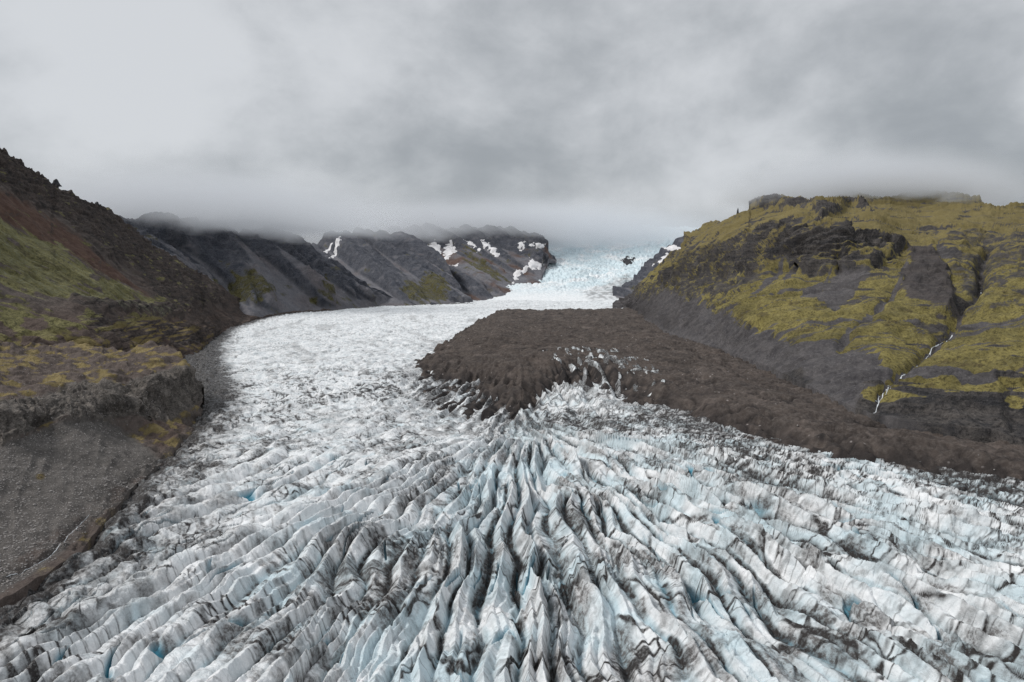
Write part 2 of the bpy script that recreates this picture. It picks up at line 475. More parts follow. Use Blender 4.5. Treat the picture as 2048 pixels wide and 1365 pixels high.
    # ---- margin
    dm = sdf(X, Y, MARGIN + [(-3000, 3600), (-3000, 100)])        # negative inside the hillside
    z = z * (.45 + .55 * ss(0, 40, dm)) - 5 * ss(9, -8, dm + n2(X / 9, Y / 9, 47) * 7)
    chaos = ss(48, 6, dm + fbm2(X / 30, Y / 30, 3, 44) * 30)
    z += chaos * (np.abs(n2(X / 13, Y / 10, 45)) * 4 - 1.4) + chaos * (rc - .5) * 2
    # ---- far away the ice climbs to the icefall
    z += ss(2600, 3700, Y) * 6
    # ---- dirt
    patch = fbm2(X / 60, Y / 60, 4, 57); patch2 = fbm2(across / 18, along / 45, 3, 58); fleck = fbm2(X / 7, Y / 7, 3, 59)
    valley = ss(.42, .06, h)
    dirty = ss(-.4, .32, patch + .4 * patch2)
    rgt = ss(.30, .9, th) * ss(2.0, 1.5, th)
    far = ss(420, 800, Y)
    wig = .35 * n2(X / 3.5, Y / 3.5, 51)
    w1 = (.12 + .15 * dirty) * (1 + far * .6)
    dirt = ss(w1, w1 * .2, e1 + .12 * wig) * ss(-.15, .25, n2(bx / 11, by / 16, 50) + .5 * patch) * (.55 + .45 * dirty)
    dirt = dirt * (1 - .6 * cen) * (1 - .62 * wl2 * front)
    dirt = np.maximum(dirt, cen * ss(.10, .02, eg + .12 * wig) * ss(-.05, .35, n2(across / 9, along / 26, 71) + .5 * patch))
    w2 = .10 + .10 * dirty
    dirt = np.maximum(dirt, ss(w2, w2 * .2, e2 + .15 * wig) * ss(-.05, .35, n2(bx / 9, by / 12, 52) + .55 * patch + .3 * rgt - .1) * (.4 + .5 * dirty))
    vein = np.abs(n2(bx / 24 + .3 * wig, by / 6, 53)); vein2 = np.abs(n2((across - .9 * along) / 26 + .3 * wig, (along + .7 * across) / 7, 54))
    dirt = np.maximum(dirt, ss(.07, .02, vein) * (.25 + .75 * dirty) * ss(-.3, .15, n2(X / 17, Y / 17, 55)) * .9 * (1 - .7 * cen) * (1 - .45 * wl2 * front))
    dirt = np.maximum(dirt, ss(.07, .02, vein2) * (.15 + .45 * dirty + .5 * rgt) * ss(-.2, .2, n2(X / 15, Y / 15, 56)))
    v3 = np.abs(n2(X / 9 + wig, Y / 9, 60)); v4 = np.abs(n2(X / 4.5 + wig, Y / 6.5, 61))
    dirt = np.maximum(dirt, (ss(.08, .02, v3) * .95 + ss(.09, .03, v4) * .6) * (.1 + .9 * rgt) * ss(-.4, .15, patch + .8 * n2(X / 14, Y / 14, 62)))
    dirt = np.maximum(dirt, valley * ss(-.2, .3, patch2 + .6 * fleck) * front * .9)
    v5 = np.abs(n2(X / 6 + wig + .6 * Y / 6, Y / 16 - .3 * X / 16, 72)); v6 = np.abs(n2(X / 14 - .5 * Y / 14, Y / 5 + .4 * X / 5, 73))
    dirt = np.maximum(dirt, (ss(.085, .02, v5) + ss(.085, .02, v6)) * (.15 + .8 * rgt) * ss(-.4, .12, n2(X / 20, Y / 20, 74) + .5 * patch))
    streak = fbm2(bx / 26, by / 5, 4, 63) * (1 - cen) + cen * fbm2(across / 4, along / 26, 4, 65)
    smudge = ss(.06, .42, streak + .4 * patch + .15 * valley) * (.6 + .4 * front)
    smudge = np.maximum(smudge, rgt * ss(-.12, .34, fbm2(X / 12, Y / 8, 5, 64, .62) + .55 * patch) * .95)
    smudge = np.maximum(smudge, ss(.15, .6, fbm2(across / 12, along / 14, 5, 66) + .25 * dirty) * front * .9)
    smudge = smudge * (1 - .72 * ss(440, 760, Y)) * (1 - .5 * ss(800, 1500, Y))
    dirt = dirt * (1 - .4 * ss(520, 900, Y)) * (1 - .4 * ss(900, 1700, Y))
    ff1, ef, rF, rG, oxf, oyf = voro(across / 15 + .3 * n2(X / 16, Y / 16, 102), along / 46 + .3 * n2(X / 19, Y / 19, 103), 7)
    dirt = np.maximum(dirt, ss(.13, .03, ef + .1 * wig) * ss(-.25, .2, n2(X / 40, Y / 60, 104) + .5 * patch) * ss(430, 640, Y) * (.85 - .45 * ss(1100, 2200, Y)))
    z += ss(430, 640, Y) * ((rF - .5) * 1.2 + oxf * (rG - .5) * 1.8 + oyf * (rF - .5) * 1.8 - .7 * ss(.14, 0, ef))
    # bands of dust that follow the flow, and the dirty margin
    band = fbm2(dm / 34 + .5 * n2(X / 90, Y / 160, 75), Y / 420, 3, 76)
    smudge = np.maximum(smudge, ss(.12, .42, band + .2 * fbm2(X / 25, Y / 40, 3, 77)) * ss(380, 520, Y) * .5)
    dirt = np.maximum(dirt, ss(.10, .03, np.abs(n2(across / 20 + .4 * wig, along / 55, 78))) * ss(.0, .35, n2(X / 50, Y / 80, 79) + .5 * band) * farz * .55)
    dirt = np.maximum(dirt, ss(.12, .04, np.abs(n2(X / 60 + .3 * wig, Y / 26 - X / 70, 81))) * ss(-.1, .35, n2(X / 70, Y / 90, 91)) * farz * .5)
    wm = 8 + 34 * ss(430, 640, Y) * ss(1500, 1000, Y) + 14 * ss(1000, 1400, Y)
    edge = ss(wm + 6, wm * .25, dm + fbm2(X / 14, Y / 14, 4, 67) * (9 + wm * .35))
    dirt = np.maximum(dirt, np.maximum(edge, chaos * ss(-.12, .28, fbm2(X / 11, Y / 8, 4, 68) + .35 * (ra - .5)) * .85))
    smudge = smudge * (1 - .6 * ss(.5, .95, h) * front)
    smudge = np.maximum(smudge, chaos * .6)
    blue = ss(-.05, .5, fbm2(X / 30, Y / 30, 4, 70) + .3 * (sharp - .45) + .4 * ss(.5, .12, h) * front) * (.3 + .7 * front)
    blue = np.clip(blue, 0, 1) * (1 - .6 * ss(600, 1500, Y))
    deep = np.clip(cut * 1.0 + .75 * ss(.17, .02, h) * front * sharp * ss(-.25, .2, patch2), 0, 1)
    dirt = np.clip(dirt * 1.4, 0, 1) * (1 - .5 * ss(580, 900, Y) * ss(20, 60, dm)) * (1 - .9 * cut); smudge = np.clip(smudge * (1 + .35 * front), 0, 1)
    # ---- debris sheet: fills the troughs at its edge, buries the ice further in
    jag = fbm2(X / 26, Y / 26, 4, 80) * 22 + n2(across / 7, along / 40, 82) * 8
    ds = sdf(X, Y, DEBRIS) + jag * np.clip(Y / 700, .5, 1.6) - 15 * ss(60, -10, X); df = sdf(X, Y, FRINGE) + jag * .7
    inside = ss(4, -46, ds)
    cr = pdist(X, Y, CREST)
    strip = n2(uu / 6, Y / 90, 83) * 3.4 + n2(uu / 15, Y / 60, 85) * 2.6
    lev_d = -9 + 10.0 * ss(14, -34, df) + strip * ss(14, -20, df) * ss(-70, -10, ds) + 4.2 * ss(4, -46, ds) + 2.0 * inside + 8 * np.exp(-(cr / 70) ** 2) * ss(0, -60, ds)
    win = np.exp(-((X - 100 - (Y - 800) * .03) / 62) ** 2) * ss(555, 650, Y) * ss(1350, 1150, Y)
    lev_d += win * ss(-45, 0, ds) * np.clip(12.6 + strip * 1.3 + ss(800, 1100, Y) * 3.0, 0, 16)
    lev_d += hum * 5
    arc = Y + .3 * X + 22 * fbm2(X / 120, Y / 120, 3, 84)
    hum_d = (1 - 2 * np.abs(n2(X / 70, arc / 26, 86))) * 4.2 + (1 - 2 * np.abs(n2(X / 34, arc / 11, 87))) * 2.2
    zd = lev_d + inside * hum_d + fbm2(X / 12, Y / 9, 4, 88) * 2.8 + n2(X / 2.6, Y / 2.6, 89) * .35
    zd += fbm2(X / 160, Y / 160, 3, 90) * 7 * inside
    zd -= 30 * ss(2250, 2700, Y - 150 * ss(200, 500, X))
    zd -= 6 * ss(80, 8, pdist(X, Y, on_plane(R_BASE[2:], 8))) * inside
    spike = ss(.25, .6, n2(X / 38, Y / 55, 92) + .3 * n2(across / 8, along / 30, 93)) * ss(.995, .8, inside)
    zone_ = np.exp(-((X - 98) / 55) ** 2 - ((Y - 760) / 190) ** 2)
    spot = np.maximum(ss(.22, .5, n2(X / 9, Y / 7, 108) + .4 * n2(X / 30, Y / 30, 109)) * ss(-60, -20, ds), zone_ * ss(.18, .45, n2(uu / 7, Y / 38, 110) + .5 * n2(uu / 18, Y / 70, 111)) * 1.5)
    z = np.where(inside > .5, np.minimum(z, zd - .8 + 3.4 * spike + 2.6 * spot), z)
    fl = zone_ * ss(.10, .42, n2(uu / 6, Y / 34, 110) + .5 * n2(uu / 18, Y / 70, 111) + .12 * fleck)
    z = np.where(zone_ > .2, np.maximum(z, zd - 2.2 + 5.5 * fl), z)
    chan = ss(.14, .03, np.abs(n2(X / 46 + .3 * n2(X / 12, Y / 12, 105), arc / 13, 106))) * ss(-.2, .3, n2(X / 60, Y / 60, 107))
    wet0 = inside * np.maximum(ss(.05, -.45, hum_d / 6.4 + .25 * fbm2(X / 20, Y / 20, 3, 98)) * .75, chan * .8)
    zd -= inside * chan * 1.6
    wet = np.clip(wet0 + ss(-48, 0, ds) * ss(-.3, .3, fbm2(X / 12, Y / 12, 3, 94) + .15), 0, 1)
    tipd = np.exp(-(np.hypot(X - 8, (Y - 520) * .8) / 95) ** 2)
    dirt = np.maximum(dirt, tipd * ss(-.05, .22, fbm2(across / 5, along / 45, 4, 97) + .2 * fleck - .25 * (h - .5)) * .95)
    dirt = np.maximum(dirt, win * ss(-.3, -.02, fbm2(uu / 6, Y / 40, 4, 99) - .25 * fs) * .95)
    # dust spreading out of the debris on to the ice
    dirt = np.maximum(dirt, ss(10, -26, df) * ss(-.26, .06, np.where(Y > 470, fbm2(uu / 5, Y / 50, 4, 96) - .35 * ss(.3, .8, fs * root), fbm2(across / 8, along / 16, 4, 96)) + .25 * fleck) * .9)
    keep_i = (z > zd - 2.5) & (dm > -30)
    keep_d = (zd > z - 2.0) & ((df < 40) | (win > .04))
    V = np.stack([X, Y, z], -1).reshape(-1, 3)
    f = grid_faces(nr, nc, keep_i)
    V1, f1, a1 = compact(V, f, dict(dirt=dirt, smudge=smudge, blue=blue, deep=deep))
    o = link_mesh('glacier', V1, f1, MAT['ice'], a1)
    tag(o, 'white crevassed glacier tongue with dark dirt lines and blue cracks filling the valley', 'glacier', kind='structure')
    V = np.stack([X, Y, zd], -1).reshape(-1, 3)
    f = grid_faces(nr, nc, keep_d)
    V1, f1, a1 = compact(V, f, dict(wet=wet))
    o = link_mesh('moraine', V1, f1, MAT['debris'], a1)
    tag(o, 'dark brown rubble moraine spread over the middle of the glacier', 'moraine', kind='structure')
    return cols, Ds, np.maximum(z, zd)

# ------------------------------------------------------------------ hillsides
MOUNT = {}
def patch(name, x0, x1, top, bot, ctrl, relief, zones, mat, step=1.5, vstep=1.5, rows=None, skirt=(60, -90), below=14, smooth_n=0, label='', cat='hill', jag=0):
    """a hillside lofted through surveyed points; relief(P,px,py,N,v) returns the displacement in metres, zones() the ground cover"""
    xs = np.arange(x0, x1 + step, step); ft, fb = interp_line(top), interp_line(bot)
    yt, yb = ft(xs), fb(xs) + jag * fbm2(xs / 55, 0 * xs + 2.7, 2, 150)
    n = rows or int(np.max(yb - yt) / vstep) + 2
    v = np.linspace(0, 1, n)[:, None]
    px = np.repeat(xs[None], n, 0); py = yb[None] + (yt - yb)[None] * v
    D = RBF(ctrl)(px, py)
    P = at(px, py, D)
    N = -normals(P)
    flip = (N * (CAM - P)).sum(-1) < 0
    N[flip] *= -1
    vv = v + 0 * px
    disp, lift = relief(P.astype(F32), px, py, N, vv)
    Q = P + N * disp[..., None]; Q[..., 2] += lift
    at_ = zones(Q.astype(F32), px, py, vv)
    # foot goes down under the ice, the top folds over to a back slope
    foot = Q[:1].copy(); foot[..., 2] -= below; foot[..., 1] -= 2
    def back(dy, dz):
        q = Q[-1:].copy(); k = (q[..., 1] + dy) / q[..., 1]; q[..., 0] *= k; q[..., 1] *= k; q[..., 2] += dz; return q
    b1, b2, b3 = back(skirt[0] * .25, skirt[1] * .12), back(skirt[0], skirt[1]), back(skirt[0] * 2, skirt[1] * 3)
    Q = np.concatenate([foot, Q, b1, b2, b3], 0)
    pad = lambda a: np.concatenate([a[:1], a, a[-1:], a[-1:], a[-1:]], 0)
    attrs = {}
    for k in ('moss', 'scree', 'rock', 'red', 'snow', 'pale'):
        a = at_.get(k); attrs[k] = pad(np.clip(a, 0, 1) if a is not None else np.zeros(px.shape))
    f = grid_faces(Q.shape[0], Q.shape[1])
    o = link_mesh(name, Q, f, mat, attrs)
    tag(o, label, cat, kind='structure')
    MOUNT[name] = dict(px=px, py=py, Q=Q[1:-3], o=o)
    return MOUNT[name]

def zone(px, py, poly, soft, jit):
    return ss(soft, -soft, sdf(px, py, poly) + jit)

def cliffs(P, N, seed, zs=16, amp=1.0):
    """bedded rock: ledges and risers, with joints"""
    x, y, z = P[..., 0], P[..., 1], P[..., 2]
    q = z / zs + fbm3(x / 130, y / 130, z / 130, 3, seed) * 1.1
    s = q - np.floor(q)
    step = (np.power(s, .45) - s)                     # bulging bed, undercut below
    return step * zs * .55 * amp

# ---- right-hand mountain
R_TOP = [(1225, 608), (1250, 597), (1300, 548), (1340, 508), (1360, 498), (1366, 464), (1400, 456), (1414, 443), (1440, 441), (1470, 430), (1498, 418), (1503, 407), (1540, 404), (1590, 402),
         (1650, 397), (1700, 386), (1780, 392), (1840, 387), (1900, 386), (1938, 391), (1962, 401), (1985, 416), (2008, 412), (2030, 409), (2048, 405), (2200, 395), (2420, 400)]
R_CTRL = [(x, y, plane_d(x, y, 8)) for x, y in R_BASE] + [
    (1300, 575, 2200), (1340, 515, 2350), (1400, 640, 1130), (1400, 580, 1500), (1400, 520, 1850), (1367, 468, 2300), (1500, 650, 900), (1500, 560, 1250), (1500, 500, 1480),
    (1500, 450, 1880), (1500, 410, 2200), (1600, 680, 740), (1600, 600, 980), (1600, 545, 1180), (1600, 470, 1290), (1600, 445, 1480), (1600, 408, 1950),
    (1680, 550, 1120), (1680, 470, 1220), (1680, 440, 1500),
    (1700, 395, 2050), (1750, 440, 1500), (1750, 500, 1200), (1750, 600, 880), (1750, 700, 640), (1750, 780, 510),
    (1840, 395, 2000), (1900, 410, 1800), (1900, 480, 1300), (1900, 560, 1040), (1900, 620, 870), (1900, 700, 640), (1900, 790, 480), (1900, 800, 462),
    (2048, 420, 1700), (2048, 500, 1200), (2048, 600, 850), (2048, 700, 600), (2048, 800, 450), (2300, 430, 1500), (2300, 600, 760), (2300, 780, 460), (2420, 430, 1450), (2420, 700, 560)]
def c3(pts): return [(1200 + x / 2.354, 360 + y / 2.354) for x, y in pts]
R_CLIFF = c3([(300, 480), (340, 435), (480, 350), (640, 310), (740, 280), (820, 235), (1000, 215), (1130, 235), (1160, 290), (1300, 275), (1440, 330), (1370, 375),
              (1270, 435), (1180, 460), (1090, 460), (1010, 465), (940, 455), (890, 420), (850, 430), (740, 475), (640, 475), (540, 450), (420, 470), (330, 495)])
R_UPPER = c3([(705, 115), (800, 105), (1000, 125), (1200, 105), (1290, 160), (1180, 130), (1040, 190), (1000, 140), (820, 135), (740, 140), (705, 145)])
R_SKIRT = c3([(60, 640), (160, 555), (320, 520), (450, 565), (510, 605), (690, 685), (900, 765), (960, 765), (1100, 775), (1290, 795), (1325, 835), (1345, 925), (1250, 960),
              (1200, 1080), (1000, 1010), (800, 930), (560, 830), (330, 780), (60, 680)])
R_SPUR = c3([(1430, 335), (1560, 320), (1600, 400), (1650, 480), (1700, 640), (1620, 645), (1530, 610), (1450, 590), (1390, 545), (1420, 470), (1460, 400)])
R_CHUTES = [c3([(880, 400), (860, 450), (740, 560), (700, 560), (800, 470)]), c3([(1290, 440), (1180, 560), (1100, 610), (1020, 560), (1080, 480), (1180, 450)]),
            c3([(940, 400), (930, 450), (870, 520), (860, 490)]), c3([(1080, 470), (1040, 560), (940, 565), (960, 530)]),
            c3([(1440, 380), (1450, 430), (1390, 560), (1260, 670), (1140, 775), (1110, 770), (1240, 650), (1370, 550)]),
            c3([(1400, 905), (1600, 895), (1860, 930), (1890, 980), (1780, 1000), (1560, 920), (1400, 960)]),
            c3([(1690, 690), (1800, 670), (1960, 700), (1800, 720), (1650, 740)]), c3([(1560, 400), (1590, 310), (1700, 380), (1640, 400)])]
R_GULLY = c3([(1830, 330), (1790, 420), (1795, 500), (1740, 560), (1700, 600), (1690, 650), (1640, 720), (1530, 800), (1440, 890), (1330, 980), (1270, 1075)])
R_GULLY2 = c3([(1470, 400), (1440, 480), (1380, 560), (1240, 670), (1130, 775)])
R_DARK = c3([(1650, 570), (1690, 550), (1770, 520), (1775, 400), (1820, 400), (1800, 520), (1780, 590), (1700, 630), (1670, 620)])
R_STRATA = c3([(1250, 970), (1340, 940), (1500, 930), (1700, 960), (1850, 960), (1880, 920), (1996, 900), (2600, 900), (2600, 1500), (1996, 1240), (1600, 1170), (1350, 1120), (1200, 1075)])
R_MIX = c3([(160, 555), (330, 425), (640, 310), (760, 300), (760, 480), (660, 570), (480, 565), (330, 525)])
R_MIX2 = c3([(1590, 300), (1700, 240), (1996, 240), (2600, 240), (2600, 620), (1996, 630), (1850, 650), (1650, 470)])
R_LEDGE = c3([(820, 885), (970, 895), (960, 920), (1080, 950), (960, 965), (820, 905)])

def r_relief(P, px, py, N, v):
    x, y, z = P[..., 0], P[..., 1], P[..., 2]
    s = y + .35 * (x - 300)                           # position along the valley: a fall line keeps it
    j = fbm3(x / 60, y / 60, z / 60, 3, 101) * 14
    cl = np.maximum(zone(px, py, R_CLIFF, 7, j), zone(px, py, R_UPPER, 4, j * .4)); st = zone(px, py, R_STRATA, 8, j)
    sp = zone(px, py, R_SPUR, 8, j); sk = zone(px, py, R_SKIRT, 8, j)
    g = n2(s / 34, z / 160, 103); g2 = n2(s / 11, z / 90, 104)
    d = -np.abs(g) * 12 * (1 - .6 * cl) - np.abs(g2) * 3.4 * (.4 + sk) - np.abs(n2(s / 4.5, z / 60, 105)) * 1.4 * sk + 5
    d = d * (.45 + .55 * ss(.02, .15, v))
    d = d + fbm3(x / 90, y / 90, z / 60, 4, 106) * 16 * ss(.03, .3, v) + fbm3(x / 22, y / 22, z / 14, 5, 108) * 5 + rid3(x / 48, y / 48, z / 26, 4, 109) * 3.5 * (1 - sk) * ss(.1, .3, v)
    # cliff: pillars, alcoves and overhanging beds
    pil = np.abs(n2(s / 24, z / 220, 110)) * 16 + np.abs(n2(s / 8, z / 90, 111)) * 6
    d = d + cl * (cliffs(P, N, 113, 46, .75) + 12 - pil * 1.25 + rid3(x / 34, y / 34, z / 44, 5, 112) * 11)
    d = d + st * (cliffs(P, N, 115, 6.5, 1.0) - np.abs(n2(s / 15, z / 60, 116)) * 6 + 1.5 + rid3(x / 14, y / 14, z / 8, 3, 116) * 1.6)
    mixz = np.maximum(zone(px, py, R_MIX, 12, j), zone(px, py, R_MIX2, 14, j))
    d = d + mixz * (rid3(x / 34, y / 34, z / 18, 4, 143) * 7 + cliffs(P, N, 145, 17, .8))
    d = d - ss(.5, .7, v) * (np.abs(n2(s / 60, z / 300, 146)) * 16 + np.abs(n2(s / 21, z / 160, 147)) * 5) * (1 - cl)
    led = ss(-.1, .35, fbm3(x / 80, y / 80, z / 40, 3, 117)) * (1 - sk) * (1 - cl) * (1 - st) * ss(.2, .35, v)
    d = d + led * cliffs(P, N, 118, 13, 1.1)
    d = d + sp * (rid3(x / 30, y / 30, z / 60, 4, 119) * 6 + 6)
    k = np.clip(y / 900, .4, 1.4)
    gd = pdist(px, py, R_GULLY) + fbm3(x / 25, y / 25, z / 25, 2, 121) * 4
    d = d - 9 * k * np.exp(-(gd / 9) ** 2) - 6 * k * np.exp(-(gd / 28) ** 2)
    gd2 = pdist(px, py, R_GULLY2)
    d = d - 5 * np.exp(-(gd2 / 8) ** 2)
    d = d - 8 * zone(px, py, R_DARK, 12, j * 1.2)
    d = d - 9 * zone(px, py, c3([(1890, 960), (1996, 940), (2100, 960), (2100, 1180), (1996, 1160), (1930, 1180)]), 14, j * 1.2)
    d = d * np.clip(.35 + .65 * ss(0, .05, v), 0, 1)
    top = ss(.93, 1, v)
    lift = top * (np.abs(n2(px / 9, 0 * px + 3.3, 123)) * 5 + n2(px / 30, 0 * px, 124) * 4) * 1.2
    return d, lift

def r_zones(P, px, py, v):
    x, y, z = P[..., 0], P[..., 1], P[..., 2]
    s = y + .35 * (x - 300)
    j = fbm3(x / 45, y / 45, z / 45, 4, 131) * 16 + n2(s / 9, z / 60, 132) * 7
    jj = j * .45
    cl = np.maximum(zone(px, py, R_CLIFF, 4, j * .7), zone(px, py, R_UPPER, 3, jj))
    cl = np.maximum(cl, zone(px, py, R_LEDGE, 3, jj))
    st = zone(px, py, R_STRATA, 6, j); sk = zone(px, py, R_SKIRT, 3, j * .7 + n2(s / 14, z / 200, 133) * 16); sp = zone(px, py, R_SPUR, 5, j)
    scree = sk.copy()
    for c in R_CHUTES: scree = np.maximum(scree, zone(px, py, c, 3, jj))
    scree = np.maximum(scree, ss(5.5, 2.5, pdist(px, py, R_GULLY) + jj * .3)); scree = np.maximum(scree, ss(.12, .3, fbm2(s / 22, z / 130, 3, 134) - .1) * ss(560, 720, py) * .9)
    scree = np.maximum(scree, ss(.16, .34, fbm2(s / 11, z / 150, 4, 151) + .12 * fbm3(x / 70, y / 70, z / 70, 2, 152)) * .75)
    # bare rock where the ground is steep
    N = normals(P); steep = 1 - np.abs(N[..., 2])
    bare = ss(.62, .82, steep + .12 * fbm3(x / 14, y / 14, z / 14, 3, 135)) * (1 - sk)
    bed = fbm3(x / 200, y / 200, z / 5.5, 3, 136)
    ledge = ss(.12, .24, fbm3(x / 120, y / 120, z / 9, 4, 141)) * ss(-.12, .2, fbm3(x / 90, y / 90, z / 50, 3, 142)) * (1 - sk)
    ledge = np.maximum(ledge, ss(.16, .3, fbm3(s / 18, z / 70, y / 400, 4, 148)) * ss(.45, .6, v) * .7)
    pock = ss(.0, .22, rid3(x / 34, y / 34, z / 18, 4, 143) * .6 + fbm3(x / 70, y / 70, z / 30, 3, 144) - .12)
    pock = pock * np.maximum(.72 * zone(px, py, R_MIX, 8, j), .7 * zone(px, py, R_MIX2, 10, j)) + pock * .0
    sk = np.maximum(sk, ss(1285, 1262, px + j))
    cl = cl * (1 - .9 * ss(-.05, .14, fbm3(x / 60, y / 60, z / 40, 4, 149) + .12 * ss(1580, 1440, px)))
    rock = np.maximum.reduce([cl, pock * .95, sp * .55, bare * .9, ledge * .9, st * ss(-.1, .15, bed + .95 * ss(792, 812, py + j * .5) - .12), zone(px, py, R_DARK, 5, jj)])
    moss = 1 - np.maximum.reduce([cl * ss(-.5, -.1, fbm3(x / 22, y / 22, z / 22, 3, 138)), sk, sp * .85, scree, bare * .9, rock * .9])
    moss *= ss(.004, .03, v)
    top = ss(520, 440, py)
    pale = ss(.18, .4, fbm3(x / 10, y / 10, z / 10, 3, 139)) * ss(0, .3, fbm3(x / 90, y / 90, z / 90, 2, 140)) * .5 * ss(720, 640, py)
    return dict(moss=moss, scree=scree, rock=rock, red=sp * .5 * (1 - rock), pale=pale * moss)

# ---- left mountain (behind) and the bluff in front of it
L_TOP = [(-330, 180), (-100, 262), (0, 309), (12, 318), (30, 325), (60, 346), (92, 364), (100, 374), (106, 366), (113, 372), (118, 380), (150, 399), (175, 411), (213, 421), (255, 456), (310, 500), (360, 531), (413, 558), (460, 590),
         (516, 621), (560, 627), (660, 619)]
L_BOT = [(-330, 780), (375, 745), (395, 715), (405, 694), (440, 665), (500, 642), (560, 630), (660, 621)]
L_CTRL = [(0, 310, 1150), (0, 450, 930), (0, 600, 720), (0, 690, 590), (0, 780, 560), (100, 375, 1280), (100, 500, 1000), (100, 600, 800), (100, 690, 650), (100, 780, 630),
          (200, 420, 1500), (200, 500, 1200), (200, 600, 900), (200, 690, 720), (200, 780, 700), (300, 500, 1750), (300, 600, 1150), (300, 690, 880), (300, 780, 860), (400, 560, 1900),
          (400, 640, 1300), (405, 694, 1050), (440, 664, 1370), (500, 620, 2250), (500, 641, 1790), (560, 629, 2140), (660, 620, 2500), (-330, 200, 800), (-330, 500, 600), (-330, 690, 440), (-330, 780, 430)]
L_CRAG = [(-330, 160), (0, 290), (110, 355), (213, 400), (300, 480), (420, 560), (470, 600), (400, 620), (350, 640), (300, 590), (250, 540), (190, 500), (120, 440), (60, 400), (0, 372), (-330, 230)]
L_RED = [(-330, 260), (0, 378), (60, 408), (120, 450), (190, 505), (260, 560), (320, 605), (290, 600), (200, 545), (110, 500), (0, 440), (-330, 300)]
L_GREEN = [(-330, 330), (0, 432), (60, 470), (150, 520), (230, 560), (300, 600), (345, 622), (330, 640), (240, 620), (140, 595), (70, 600), (0, 570), (-330, 480)]
L_BAND = [(140, 590), (220, 605), (330, 615), (360, 640), (300, 632), (200, 622), (140, 610)]
L_LEDGES = [(170, 620), (350, 640), (420, 660), (440, 680), (400, 700), (330, 690), (220, 680), (150, 650)]
L_LOW = [(-330, 560), (0, 575), (60, 610), (140, 640), (200, 680), (290, 690), (300, 720), (-330, 800)]

def l_relief(P, px, py, N, v):
    x, y, z = P[..., 0], P[..., 1], P[..., 2]
    s = y - .45 * (x + 500)
    j = fbm3(x / 60, y / 60, z / 60, 3, 201) * 14
    cr = zone(px, py, L_CRAG, 8, j); bd = zone(px, py, L_BAND, 4, j * .4); lg = zone(px, py, L_LEDGES, 8, j)
    d = -np.abs(n2(s / 40, z / 190, 203)) * 8 - np.abs(n2(s / 13, z / 120, 204)) * 2 + 4
    d = d + fbm3(x / 80, y / 80, z / 60, 4, 205) * 12 + fbm3(x / 16, y / 16, z / 12, 4, 206) * 2.4
    d = d + cr * (rid3(x / 32, y / 32, z / 32, 5, 207) * 9 + cliffs(P, N, 208, 15, .9))
    d = d + (bd + lg * .8) * cliffs(P, N, 209, 9, 1.3) + bd * 5
    low = ss(600, 680, py)
    d = d + low * (fbm3(x / 30, y / 30, z / 30, 3, 210) * 6 + cliffs(P, N, 211, 8, .8))
    top = ss(.9, 1, v) * ss(420, 200, px)
    lift = top * (np.abs(n2(px / 7, 0 * px + 1.3, 212)) * 6 + np.abs(n2(px / 22, 0 * px, 213)) * 7 - 2)
    return d * (.4 + .6 * ss(0, .06, v)), lift

def l_zones(P, px, py, v):
    x, y, z = P[..., 0], P[..., 1], P[..., 2]
    s = y - .45 * (x + 500)
    j = fbm3(x / 45, y / 45, z / 45, 4, 221) * 16 + n2(s / 10, z / 80, 222) * 10
    cr = zone(px, py, L_CRAG, 6, j); red = zone(px, py, L_RED, 5, j * .8); gr = zone(px, py, L_GREEN, 6, j); bd = zone(px, py, L_BAND, 3, j * .4); lg = zone(px, py, L_LEDGES, 8, j); low = zone(px, py, L_LOW, 8, j)
    nse = fbm3(x / 28, y / 28, z / 20, 4, 224); bed = fbm3(x / 150, y / 150, z / 5, 3, 225)
    N = normals(P); steep = 1 - np.abs(N[..., 2])
    bare = ss(.6, .8, steep + .12 * nse)
    rock = np.maximum.reduce([cr * .95, bd, lg * ss(-.1, .15, bed), bare * .8, .75 * ss(330, 420, px) * ss(-.15, .2, bed)])
    moss = np.maximum.reduce([gr * ss(-.55, -.05, nse + .25 * n2(s / 8, z / 60, 226)), lg * ss(.05, -.1, bed) * .9, low * ss(-.25, .12, nse), cr * ss(.1, .3, nse) * .6, ss(.16, .34, nse) * .6 * ss(470, 350, px)])
    moss = moss * (1 - .8 * bd) * (1 - .6 * bare)
    redw = np.maximum(red, .55 * ss(460, 560, py) * ss(240, 320, px) * ss(640, 440, px)) * (1 - rock)
    return dict(moss=moss, scree=1 - moss, rock=rock * (1 - .5 * moss), red=np.maximum(redw, .35 * ss(600, 640, py)), pale=gr * ss(-.1, .35, n2(s / 6, z / 50, 227) + nse) * .85)

